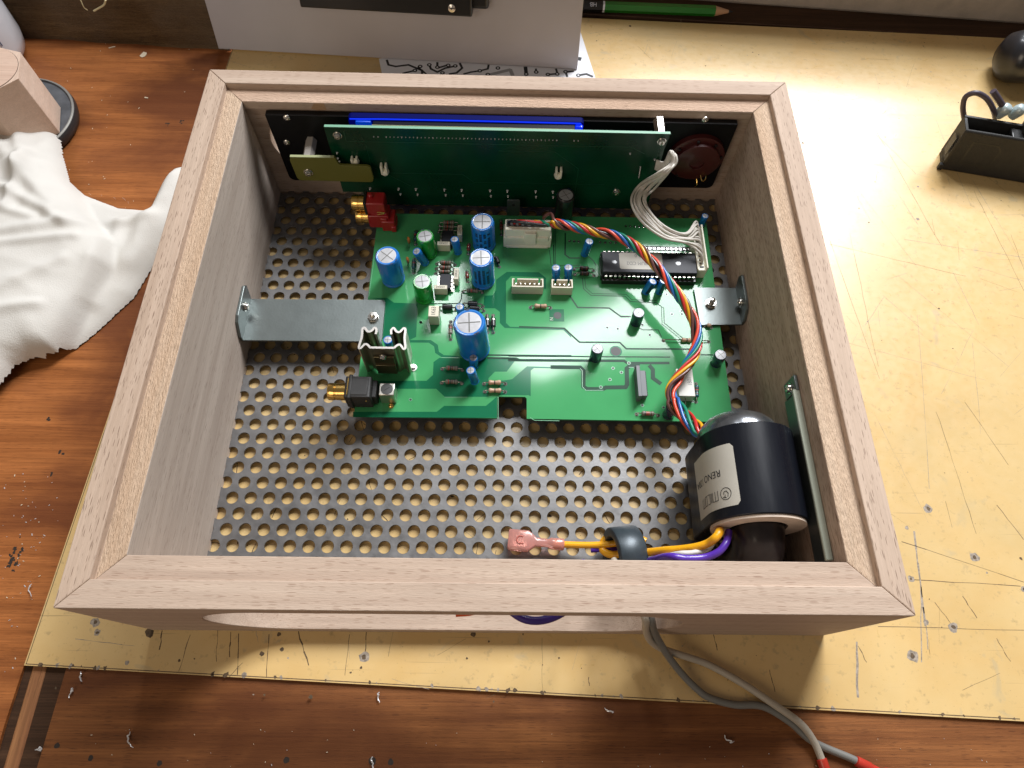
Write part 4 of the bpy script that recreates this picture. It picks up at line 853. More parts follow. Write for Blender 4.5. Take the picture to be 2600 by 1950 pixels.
# label wrapped over the left shoulder
def lab(s_, y, e=.12):      # s_ = arc length from the top going left and down
    a = s_ / RX
    if a <= math.pi / 2: return Vector((AX - (RX + e) * math.sin(a), y, AZ + (RX + e) * math.cos(a)))
    return Vector((AX - RX - e, y, AZ - (s_ - RX * math.pi / 2)))
s0_, s1_ = 12.5, 43.0; ly0, ly1 = -92.5, -66.0; b = MB(); n = 24; rows = []
for i in range(n + 1):
    s_ = s0_ + (s1_ - s0_) * i / n; ins = 1.6 * max(0, 1 - i * (s1_ - s0_) / n / 1.6)
    ins = 1.6 - math.sqrt(max(0, 1.6 ** 2 - ins ** 2)) if ins > 0 else 0
    rows.append((lab(s_, ly0 + ins), lab(s_, ly1 - ins)))
b.add([p for r_ in rows for p in r_], [(2 * i, 2 * i + 1, 2 * i + 3, 2 * i + 2) for i in range(n)])
lo = b.build('paper_label', LABELP, tf, smooth=60)
def bendL(s_c, y_c): return lambda x, y: lab(s_c + x, y_c + y, .2)     # text x runs down the side
text('RENO 120A', 4.3, (0, 0, 0), (1, 0, 0), (0, 1, 0), INK, lo, bend=lambda x, y: lab(30.5 + x, -77.6 - y, .22))
def stroke(b, pts_, wd=.28):
    for a_, c_ in zip(pts_[:-1], pts_[1:]):
        a_ = Vector(a_); c_ = Vector(c_); d_ = (c_ - a_).normalized(); n_ = Vector((-d_.y, d_.x)) * wd / 2; k = 3
        for i in range(k):
            p, q_ = a_.lerp(c_, i / k) - d_ * .05, a_.lerp(c_, (i + 1) / k) + d_ * .05
            b.add([lab(v_.x, v_.y, .22) for v_ in (p - n_, q_ - n_, q_ + n_, p + n_)], [(0, 1, 2, 3)])
b = MB(); cy_ = -87.0; cs = 18.4
stroke(b, [(cs + 2.5 * math.cos(i * math.pi / 12), cy_ + 2.5 * math.sin(i * math.pi / 12)) for i in range(25)])
stroke(b, [(cs - .9, cy_ - 1.4), (cs - 1.2, cy_), (cs - .4, cy_ + 1.1), (cs + .7, cy_ + .9), (cs + .9, cy_ - .2)], .3); stroke(b, [(cs - .2, cy_ - 1.8), (cs + 1.4, cy_ - 1.2)], .3); stroke(b, [(cs + .5, cy_ - 1.6), (cs + .3, cy_ - .4)], .3)
def glyph(x, k):
    if k == 'm': stroke(b, [(x, cy_ + 2), (x, cy_ - 2), (x + 1.6, cy_ - 2), (x + 1.6, cy_ + 2)]); stroke(b, [(x + 1.6, cy_ - 2), (x + 3.2, cy_ - 2), (x + 3.2, cy_ + 2)])
    if k == 'i': stroke(b, [(x, cy_ - 2), (x, cy_ + 2)]); stroke(b, [(x + .7, cy_ - 2), (x + .7, cy_ + 2)])
    if k == 'o': stroke(b, [(x, cy_ - 2), (x + 2, cy_ - 2), (x + 2, cy_ + 2), (x, cy_ + 2), (x, cy_ - 2)])
    if k == 'c': stroke(b, [(x + 2, cy_ - 2), (x, cy_ - 2), (x, cy_ + 2), (x + 2, cy_ + 2)])
xx = 22.4
for k, w_ in (('m', 3.9), ('i', 1.5), ('c', 2.8), ('o', 2.8), ('m', 4.0)): glyph(xx, k); xx += w_
b.build('logo', INK, lo, flat=True)

# ================================================================== WIRES
def P3(x, y, z): return tuple(at(x, y, z))
hn = thing('wire_harness', tuple(at(1500, 600, 30)), 'thick twisted bundle of seven coloured wires crossing the green board to the transformer', 'wires')
ctr = [P3(1400, 562, 38), P3(1440, 572, 38), P3(1500, 588, 37), P3(1560, 600, 36), P3(1610, 622, 36), P3(1660, 665, 36), P3(1705, 722, 35), P3(1745, 778, 33), P3(1768, 835, 31), P3(1764, 890, 30), P3(1735, 940, 29), P3(1703, 985, 28), P3(1708, 1020, 28), P3(1735, 1056, 30), P3(1764, 1086, 34), P3(1792, 1116, 40), P3(1812, 1138, 44)]
CS = spline(ctr, 12); nC = len(CS)
order = ['yellow', 'red', 'green', 'blue', 'orange', 'black', 'brown']
cum = [0]
for i in range(1, nC): cum.append(cum[-1] + (CS[i] - CS[i - 1]).length)
Lt = cum[-1]
for k, cname in enumerate(order):
    pts_ = []
    for i in range(0, nC, 2):
        t = cum[i] / Lt; d_ = (CS[min(i + 1, nC - 1)] - CS[max(i - 1, 0)]).normalized(); u = Vector((0, 0, 1)); u = (u - d_ * u.dot(d_)).normalized(); v = d_.cross(u)
        turns = 5.2 * t ** .75; ph = 2 * math.pi * (k / 7 + turns)
        R0 = 1.95 + .5 * math.sin(t * 23 + k) + (.8 if .80 < t < .93 else 0); 
        if k == 5: R0 *= .35
        pts_.append(CS[i] + (u * math.cos(ph) * .9 + v * math.sin(ph) * 1.05) * R0)
    st = Vector((4.0 + k * 3.6, 74.2, ZB + 15.0)); 
    x0 = {'black': 6, 'red': 9, 'orange': 12, 'brown': 25, 'blue': 15, 'green': 22, 'yellow': 18.5}[cname]
    head = [Vector((x0, 74.2, ZB + 15)), Vector((x0 + 1.2, 73.4, ZB + 18.5)), Vector((x0 + (30 - x0) * .35, 72.4 - .3 * k, ZB + 19.6 + .5 * (k % 3))), Vector((27.5 if x0 < 22 else x0 + 4, 71.2 - .45 * k, ZB + 19.8 + .6 * (k % 3)))]
    if cname == 'brown': head = [Vector((x0, 74.2, ZB + 15)), Vector((x0 + .5, 75.5, ZB + 20)), Vector((x0 + 4, 75.5, ZB + 23))]
    tail = [Vector(CS[-1]) + Vector((2 + .6 * k, -3 - .3 * k, -2 - (k % 3))), Vector((103, -62, 38))]
    MB().tube(head + pts_[1:] + tail, .86, 10, sub=3).build(cname + '_wire', WM[cname], hn, org=tuple(ORG[hn.name]), smooth=70)
# white ribbon of wires
rh = thing('white_wire_loom', tuple(at(1640, 500, 40)), 'loom of thin white printed wires curving from the upright board to the main board', 'wires')
for i in range(9):
    f_ = (i - 4) / 4
    st = aty(1668 - .5 * i, 408 + i * 2.5, 99.5)
    pts_ = [st, st + Vector((3, -4, 3)), Vector(aty(1706 + 2 * f_, 388 + 6 * f_, 90)), Vector(aty(1711 + 5 * f_, 415 - 3 * f_, 85)), Vector(aty(1680 + 13 * f_, 443 - 2 * f_, 82)), Vector(at(1640 + 18 * f_, 475 + 4 * f_, 40 - 2 * abs(f_))), Vector(at(1622 + 17 * f_, 510 - 2 * f_, 38)), Vector(at(1640 + 15 * f_ + 4, 552 - 9 * f_, 35 - f_)), Vector(at(1690 + 6 * f_, 592 - 13 * f_, 32)), Vector(at(1745, 606 - 14 * f_, 30 + .8 * f_)), Vector((111.8, 69.5 + 11 * f_, ZB + 12.5 + .9 * (i % 2))), Vector((113.3, 66 + 10 * f_, ZB + 9.5)), Vector((113.4, 66 + 10 * f_, ZB + 7.2))]
    rj = random.Random(i + 40)
    for j in range(2, 10): pts_[j] = pts_[j] + Vector((rj.uniform(-.7, .7), rj.uniform(-.7, .7), rj.uniform(-1.2, 1.2)))
    w_ = MB(); w_.tube(pts_, .70, 8, sub=6)
    o = w_.build('white_wire', WIREW, rh, org=tuple(ORG[rh.name]), smooth=70)
    if i in (1, 3, 6, 8):
        sp = spline(pts_, 24); pr = MB(); rn = random.Random(i)
        n0 = 24 * 4
        for j in range(n0, 24 * 9, 1):
            if rn.random() < .55: continue
            a_ = sp[j]; d_ = (sp[j + 1] - sp[j]); 
            if d_.length < 1e-5: continue
            dd = d_.normalized(); vw = (CAMP - a_).normalized(); sd = dd.cross(Vector((0, -.3, .95))).normalized(); up_ = sd.cross(dd).normalized()
            if up_.z < 0: up_ = -up_
            c = a_ + up_ * .64; w2 = sd * .17
            pr.add([c - w2, c + w2, c + w2 + dd * rn.uniform(.3, .7), c - w2 + dd * .4], [(0, 1, 2, 3)])
        pr.build('wire_print', INKG, o, flat=True)
# ferrite ring
fx, fy, fz = 59.5, -104.5, 17.0
ax_ = Vector((1, .14, -.14)).normalized()
fe = MB(); fe.lathe([(9.6, 0), (12.9, 0), (13.4, .5), (13.4, 12), (12.9, 12.5), (9.6, 12.5), (9.2, 12), (9.2, .5), (9.6, 0)], Vector((fx + 1, fy, fz)) - ax_ * 6, ax_, 56, caps=False)
fe.build('ferrite_ring', FERR, org=(fx, fy, 3), smooth=50, label='dark grey ferrite ring threaded by the yellow and purple wires', cat='ferrite ring')
# mains wires
yw = thing('yellow_lead', P3(1430, 1380, 8), 'yellow lead with a translucent pink spade terminal on its end', 'wire', 'insulated leads near the box front')
MB().tube([Vector(aty(1822, 1350, -90)), Vector(aty(1828, 1346, -99)), Vector(aty(1820, 1362, -103)), Vector(aty(1798, 1379, -105)), Vector(aty(1768, 1389, -106)), Vector(aty(1725, 1395, -106)), Vector(aty(1685, 1398, -105.5)), Vector((63, -104, 19)), Vector(P3(1590, 1405, 18)), Vector(P3(1550, 1408, 14)), Vector(P3(1528, 1392, 12)), Vector(P3(1540, 1366, 12)), Vector(P3(1575, 1356, 13)), Vector(P3(1610, 1362, 14)), Vector(P3(1640, 1375, 15))], 1.75, 12).build('wire', YEL, yw, smooth=70)
MB().tube([Vector(P3(1600, 1372, 18)), Vector(P3(1560, 1380, 15)), Vector(P3(1500, 1384, 12)), Vector(P3(1425, 1382, 9.0)), Vector(P3(1405, 1380, 8.6))], 1.55, 12).build('wire', YEL, yw, smooth=70)
# spade terminal
e0 = Vector(P3(1432, 1383, 8.8)); e1 = Vector(P3(1290, 1370, 8.8)); dx = (e0 - e1).normalized(); rz_ = math.atan2(dx.y, dx.x); nn = Vector((-dx.y, dx.x, 0)); Lt_ = (e0 - e1).length
def slab(stations, m_, nm, par, zc=8.8):
    b = MB(); n = len(stations); vs = []; NSG = 16
    for t_, hw, hz in stations:
        c = e1.lerp(e0, t_); 
        for i in range(NSG):
            a = 2 * math.pi * i / NSG; ca, sa = math.cos(a), math.sin(a); pw = .35 if hw > 3 else .8
            vs.append(c + nn * (math.copysign(abs(ca) ** pw, ca) * hw) + Vector((0, 0, math.copysign(abs(sa) ** pw, sa) * hz)))
    b.add(vs, [(k * NSG + i, k * NSG + (i + 1) % NSG, (k + 1) * NSG + (i + 1) % NSG, (k + 1) * NSG + i) for k in range(n - 1) for i in range(NSG)])
    b.add(vs[:NSG], [tuple(range(NSG))[::-1]]); b.add(vs[-NSG:], [tuple(range(NSG))]); return b.build(nm, m_, par, smooth=50)
tm = slab([(0, 4.3, 1.9), (.02, 4.9, 2.4), (.36, 4.9, 2.4), (.44, 3.4, 2.2), (.50, 2.1, 2.0), (.72, 2.0, 2.0), (.76, 2.7, 2.5), (.98, 2.8, 2.6), (1.0, 2.4, 2.3)], PINK, 'spade_terminal', yw)
b = MB(); c = e1.lerp(e0, .2) + Vector((0, 0, 2.3)); b.box(tuple(c - Vector((0, 0, 1))), (8, 6.4, .8), rz=rz_); b.build('blade_receptacle', mat('tinned_brass', (.68, .58, .52), .3, .9), tm, bevel=.3)
b = MB(); c = e1.lerp(e0, .22) + Vector((0, 0, 2.46)); b.tube([c + nn * 1.6 + dx * 1.2, c + nn * 1.6 - dx * .8, c - dx * 1.8, c - nn * 1.6 - dx * .8, c - nn * 1.6 + dx * 1.2], .22, 6, sub=3); b.build('moulded_mark', mat('pink_deep', (.5, .12, .09), .3), tm)
MB().tube([Vector(aty(1815, 1356, -92)), Vector(aty(1814, 1366, -100)), Vector(aty(1800, 1392, -106)), Vector(aty(1760, 1403, -108.5)), Vector(aty(1715, 1407, -109)), Vector((68, -107, 16)), Vector((54, -107, 16))], 1.1, 10).build('white_lead', WIREW, org=P3(1740, 1408, 19), smooth=70, label='thin white lead under the yellow one beside the ferrite ring', cat='wire')
MB().tube([Vector(aty(1850, 1350, -100)), Vector(aty(1845, 1375, -105)), Vector(aty(1826, 1400, -109)), Vector(aty(1790, 1415, -111)), Vector(aty(1740, 1418, -111.5)), Vector(aty(1692, 1413, -110)), Vector((66, -107, 14)), Vector(P3(1560, 1396, 12)), Vector(P3(1500, 1395, 11)), Vector((44, -110, 9)), Vector((42, -118, 10)), Vector((37, -130, 18)), Vector((26, -141.5, 35)), Vector((14, -143.5, 38)), Vector((0, -138, 44)), Vector((-6, -126, 48)), Vector((-6, -112, 30))][:9], 1.5, 12).build('purple_lead', VIO, org=P3(1560, 1396, 12), smooth=70, label='purple lead passing through the ferrite ring', cat='wire')
b = MB(); b.tube([(40, -110, 30), (37, -122, 44), (31, -131.5, 51), (22, -136.2, 52.5), (13, -136.0, 53), (5, -130, 53), (-2, -118, 42)], 1.6, 12); b.build('purple_loop', mat('violet_dark', (.045, .018, .20), .35, coat=.2), org=(21, -139, 44), smooth=70, label='dark purple wire loop bulging from the long slot in the box front', cat='wire')
b = MB(); b.tube([(4, -118, 50), (0, -128, 52), (-5, -133.2, 54), (-13, -134.5, 55)], 1.4, 10); b.build('orange_lead', mat('orange_lead', (.75, .10, .02), .4), org=(-8, -137, 50), smooth=70, label='short orange wire end showing in the long slot of the box front', cat='wire')
# grey and beige cables out of the slot
def cable(name, pts_, r, m_, label, term):
    o = thing(name, pts_[-1], label, 'cable', 'mains cables leaving the slot'); MB().tube(pts_, r, 12).build('sheath', m_, o, smooth=70)
    e = Vector(pts_[-1]); d_ = (e - Vector(pts_[-2])).normalized()
    b = MB(); b.lathe([(r * .9, -3), (r * 1.35, -2.6), (r * 1.4, 3), (r * 1.2, 3.4), (r * 1.15, 8), (r * 2.0, 9.5), (r * 2.0, 18), (r * 1.8, 18.5)], e, d_, 18); b.build('crimp_terminal', REDT, o, smooth=50)
cable('grey_cable', [(58, -108, 24), (63, -122, 34), tuple(at(1652, 1568, 39)), tuple(at(1660, 1600, 28)), tuple(at(1676, 1633, 18)), tuple(at(1703, 1675, 10)), tuple(at(1735, 1715, 5)), tuple(at(1768, 1748, 3)), tuple(at(1800, 1771, 2.2)), tuple(at(1864, 1789, 1.9)), tuple(at(1935, 1793, 1.9)), tuple(at(2005, 1833, 1.6)), tuple(at(2064, 1883, .8)), tuple(at(2160, 1925, .4)), tuple(at(2190, 1940, .4))], 1.6, GREYC, 'dark grey cable from the slot ending in a red terminal', 1)
cable('beige_cable', [(54, -108, 26), (59, -122, 36), tuple(at(1637, 1568, 41)), tuple(at(1640, 1598, 30)), tuple(at(1650, 1624, 21)), tuple(at(1672, 1642, 14)), tuple(at(1702, 1655, 9)), tuple(at(1748, 1669, 6)), tuple(at(1800, 1688, 3)), tuple(at(1880, 1732, 3.5)), tuple(at(1960, 1785, 4)), tuple(at(2030, 1835, 3.5)), tuple(at(2065, 1880, 2)), tuple(at(2085, 1925, .6)), tuple(at(2092, 1945, .4))], 1.6, BEIGEC, 'beige cable from the slot, lying above the grey one on the sheet', 1)

# ================================================================== THINGS BEHIND THE BOX
# leaning aluminium panel with black housing
ap = thing('aluminium_panel', (-70, 243, 0), 'plain silver aluminium panel leaning upright behind the wooden box', 'metal panel')
pA, pB = Vector((-198.3, 247.2, 1.0)), Vector((53.1, 234.6, .9)); ux = (pB - pA).normalized(); lean = Vector((0, .30, 1)).normalized(); nf = ux.cross(lean).normalized(); 
if nf.y > 0: nf = -nf
Hh = 120; b = MB(); q_ = [pA, pB, pB + lean * Hh, pA + lean * Hh]; vs = q_ + [v_ - nf * 2 for v_ in q_]
b.add(vs, [(0, 1, 2, 3), (7, 6, 5, 4), (1, 0, 4, 5), (2, 1, 5, 6), (3, 2, 6, 7), (0, 3, 7, 4)]); b.build('sheet', ALU, ap, bevel=.3)
def onp(x, y):
    v = _ray(x, y); t = (pA - CAMP).dot(nf) / v.dot(nf); return CAMP + v * t
def pcoord(P_): d_ = P_ - pA; return d_.dot(ux), d_.dot(lean)
hc = [pcoord(onp(*p)) for p in ((780, 15), (1205, 30), (1245, 18))]
def pbox(u0, u1, v0, v1, th, m_, nm, par=ap, bv=1.0):
    b = MB(); c = [pA + ux * u + lean * v for u, v in ((u0, v0), (u1, v0), (u1, v1), (u0, v1))]; vs = [p + nf * .1 for p in c] + [p + nf * th for p in c]
    b.add(vs, [(3, 2, 1, 0), (4, 5, 6, 7), (0, 1, 5, 4), (1, 2, 6, 5), (2, 3, 7, 6), (3, 0, 4, 7)]); return b.build(nm, m_, par, bevel=bv)
hh0 = max(hc[0][1], 20)
HB = pbox(hc[0][0], hc[1][0], hc[1][1] + 3.6, 110, 13, BLACKP, 'black_housing')
pbox(hc[1][0] - 3, hc[2][0], hc[2][1] + 3.5, 110, 8, BLACKP, 'housing_ear', bv=2)
b = MB(); cS = onp(1153, 2) + nf * 13; b.lathe([(2.6, 0), (2.4, 1.2), (.8, 1.6), (.7, 1)], cS, nf, 18); b.build('screw', SCREW, HB)
# paper with a printed track layout
pp = MB(); cor = [px(962, 150), px(985, 260), px(1532, 262), px(1470, 70), px(1400, 60)]
pp.prism([(p[0], p[1]) for p in cor], .12, .3, mi=0)
def pt_(x, y): f_ = (850 + x * .4069, y * .4069); return tuple(at(*f_, .3)[:2])
for pts_, wd in [([(325, 375), (335, 405), (380, 415), (460, 405), (545, 440), (545, 460)], 1.6), ([(520, 420), (570, 462)], 1.4), ([(590, 405), (600, 430), (640, 450), (690, 425), (755, 412)], 1.6), ([(425, 458), (500, 440)], 1.5), ([(640, 390), (640, 425), (700, 408)], 1.6), ([(715, 462), (760, 455), (795, 425), (780, 395)], 1.6), ([(805, 462), (850, 450), (905, 442), (955, 430), (960, 405)], 1.5), ([(1190, 420), (1195, 465)], 2.6), ([(1255, 430), (1257, 450)], 1.4), ([(1330, 465), (1390, 460), (1380, 430)], 1.5), ([(1440, 448), (1450, 478)], 1.6), ([(1440, 448), (1490, 445)], 1.6), ([(1520, 470), (1570, 462), (1608, 478)], 2.0), ([(1525, 375), (1530, 360)], 2.5)]:
    pp.line([pt_(*p) for p in pts_], wd, .34, 1)
for x, y in [(500, 440), (533, 415), (590, 405), (640, 420), (708, 408), (752, 412), (672, 455), (905, 442), (1018, 425), (1195, 463), (1257, 450), (1330, 465), (1388, 462), (1440, 448), (1520, 470), (955, 465)]:
    pp.disc(pt_(x, y), 1.7, .37, 1, 14); pp.disc(pt_(x, y), .7, .39, 0, 10)
pp.line([pt_(960, 468), pt_(1095, 435), pt_(1110, 470)], 2.6, .35, 2)
pp.build('track_printout', [PAPER, INK, mat('ink_mid', (.35, .35, .36), .7)], org=(0, 240, .1), flat=True, label='white paper printed with black circuit tracks, half under the aluminium panel', cat='paper')
# pencil in the recess
pn = thing('pencil', (120, 303, 2), 'green pencil with a sharpened tip in the dark groove behind the sheet', 'pencil')
pa, pb = Vector(at(1300, 8, 5)), Vector(at(1815, 28, 5)); pd = (pb - pa).normalized()
MB().lathe([(3.6, 0), (3.6, (pb - pa).length)], pa, pd, 6).build('shaft', mat('pencil_green', (.012, .17, .012), .35, coat=.4), pn, smooth=20)
MB().lathe([(3.65, 0), (3.65, (Vector(at(1530, 17, 5)) - pa).length)], pa - pd * .02, pd, 6).build('black_end', BLACKP, pn, smooth=20)
MB().lathe([(3.68, 0), (3.68, 1.4)], Vector(at(1530, 17, 5)), pd, 6).build('white_band', PAPER, pn, smooth=20)
MB().lathe([(3.4, 0), (1.2, 9.5), (.9, 10.5)], pb, pd, 18).build('wood_cone', mat('pencil_wood', (.50, .29, .17), .7), pn)
MB().lathe([(1.1, 10), (.15, 13.5)], pb, pd, 12).build('lead_tip', INK, pn)
text('HB', 4, Vector(at(1505, 17, 5)) + Vector((0, -1.9, 3.25)), (-1, .02, 0), (0, -.7, -.55), PAPER, pn)
# black socket lying on the sheet
sk = thing('appliance_inlet', (300, 150, 0), 'black plastic mains inlet with wire loops standing on the right of the yellow sheet', 'mains socket')
s_o = Vector((286.0, 149.5, 0)); s_u = Vector((53, -10.9, 0)).normalized(); s_n = Vector((-s_u.y, s_u.x, 0)); s_z = Vector((0, .12, 1)).normalized()
def sbox(u0, u1, n0, n1, z0, z1, m_, nm, par=sk, bv=.6):
    b = MB(); vs = [s_o + s_u * u + s_n * n_ + s_z * z for z in (z0, z1) for u, n_ in ((u0, n0), (u1, n0), (u1, n1), (u0, n1))]
    b.add(vs, [(3, 2, 1, 0), (4, 5, 6, 7), (0, 1, 5, 4), (1, 2, 6, 5), (2, 3, 7, 6), (3, 0, 4, 7)]); return b.build(nm, m_, par, bevel=bv)
sbox(0, 75, 0, 2.4, 0, 29.5, BLACKM, 'front_plate', bv=1.2); sbox(1, 72, 2.4, 15, 0, 5, BLACKM, 'body', bv=.4); sbox(1, 3, 2.5, 15.5, 2, 28, BLACKM, 'end_wall', bv=.4)
sbox(1, 72, 13.5, 15.5, 2, 28.5, BLACKM, 'rear_wall', bv=.4); sbox(30, 72, 2.5, 13.5, 4, 26.5, BLACKP, 'core_block', bv=.8); sbox(-1.6, 1, -.6, 2, 0, 4, BLACKM, 'foot_lip', bv=.3)
sbox(5.5, 15, 4, 9, 5.2, 24, mat('tin_blade', (.45, .5, .52), .3, .8), 'contact_blade', bv=.2); sbox(18, 25, 4, 12, 5.2, 22, BLACKP, 'rib', bv=.3); sbox(36, 50, 9, 17, 20, 33, BLACKM, 'latch_block', bv=.8)
b = MB(); R4 = [s_o + s_u * u - s_n * .15 + s_z * z for u, z in ((8, 7), (27, 7), (27, 20), (24, 23), (8, 23))]; R5 = [p + (Vector(sum(R4, Vector())) / 5 - p) * .12 for p in R4]
b.add(R4 + R5, [(i, (i + 1) % 5, (i + 1) % 5 + 5, i + 5) for i in range(5)]); b.build('recess_rim', BLACKP, sk, flat=True)
sbox(-.25, 0, 4, 10, 8, 20, mat('clip_grey', (.045, .045, .04), .4), 'side_clip', bv=.05)
b = MB(); g0 = Vector(at(2448, 283, 30)); b.tube([Vector(at(2448, 300, 24)), Vector(at(2445, 272, 32)), Vector(at(2452, 246, 38)), Vector(at(2478, 236, 42)), Vector(at(2505, 250, 40)), Vector(at(2522, 278, 34)), Vector(at(2527, 300, 26))], 1.6, 12); b.build('wire_loop', mat('wire_dark', (.07, .055, .075), .4), sk, smooth=70)
b = MB(); b.tube([Vector(at(2521, 231, 42)), Vector(at(2535, 252, 38)), Vector(at(2550, 275, 33))], 1.9, 12); b.build('wire_end', MATS['wire_dark'], sk, smooth=70)
b = MB()
for x, y in ((2552, 278), (2588, 280)): c = Vector(at(x, y, 33)); b.lathe([(1.5, -6), (3.6, -5), (3.8, 0), (3.0, 2.5), (1.8, 3.2)], c, (.25, -.2, 1), 16)
b.build('terminal_screws', mat('terminal_pale', (.48, .58, .60), .3, .3), sk, smooth=50)
# black rounded handle at the right edge
kn = MB(); kc = Vector(at(2640, 150, 16)); kn.lathe([(2, -1), (9, 0), (14.5, 4), (16.5, 10), (16, 20), (14, 28), (15, 40), (15, 60)], kc + Vector((-26, 3, 0)), (1, -.1, 0), 40)
kn.build('tool_handle', mat('handle_black', (.02, .02, .024), .28, coat=.3), org=tuple(kc), smooth=60, label='rounded black tool handle at the far right edge', cat='tool')
# dark rubber puck, wooden block, bottle
pk = MB(); pcx, pcy = -311.5, 170.5; pk.lathe([(33.5, 0), (36.5, 1.5), (37.5, 5), (37.0, 8.6), (36.4, 9.2), (35.6, 9.2), (34.8, 8.2), (.01, 8.0)], (pcx, pcy, -1.6), (0, 0, 1), 64, mis=[0, 0, 0, 1, 1, 2, 2], caps=True)
pk.build('rubber_puck', [mat('puck_side', (.022, .022, .024), .45), mat('puck_rim', (.24, .23, .21), .5, .3), mat('puck_top', (.085, .09, .10), .6, var=.3, vs=.15)], org=(pcx, pcy, -1.6), smooth=50, label='round dark grey puck under the pale wooden block', cat='puck')
wb_ = thing('wooden_block', (-300, 172, 7), 'pale angular wooden block with a circle on top, standing on the dark puck', 'wood block')
sd = 22.8; hexp = [Vector((-278.3, 158.3))]
for a in (105, 165, 225, 285, 345): hexp.append(hexp[-1] + Vector((math.cos(math.radians(a)), math.sin(math.radians(a)))) * sd)
MB().prism([tuple(p) for p in hexp], 7.2, 48).build('block', wood('pale_beech', (.66, .50, .40), (.60, .44, .34), (.45, .30, .22), 'y', .3, .7), wb_, bevel=.4)
hc_ = sum(hexp, Vector((0, 0))) / 6
MB().lathe([(19.0, 0), (19.0, .35), (18.6, .4), (.01, .4)], (hc_.x, hc_.y, 48), (0, 0, 1), 56).build('round_plug', wood('plug', (.62, .45, .35), (.55, .38, .29), (.4, .26, .2), 'x', .3, .7), wb_)
MB().lathe([(19.25, 0), (19.25, .02), (18.9, .02)], (hc_.x, hc_.y, 48.02), (0, 0, 1), 56).build('glue_line', BROWNV, wb_)
bo = thing('white_bottle', (-362, 246, 0), 'shiny white plastic bottle with dark printing in the far left corner', 'bottle')
BC = Vector((-363.5, 233, -1.6)); MB().lathe([(27, 0), (32, 1.2), (35.5, 5), (37, 12), (37.5, 30), (37, 55), (33, 72), (24, 84), (14, 88)], BC, (0, 0, 1), 56).build('bottle_body', mat('bottle_white', (.56, .55, .57), .25, coat=.5, var=.08, vs=.05), bo, smooth=60)
def bcy(a, z): return BC + Vector((37.75 * math.cos(a), 37.75 * math.sin(a), z + 1.6))
def btxt(s_, size, a0_, z0_):
    text(s_, size, (0, 0, 0), (1, 0, 0), (0, 1, 0), mat('print_blue', (.06, .07, .12), .5), bo, bend=lambda x, y: bcy(a0_ + x / 37.5, z0_ + y))
btxt('A', 11, -.62, 34); btxt('I', 9, -.30, 22)

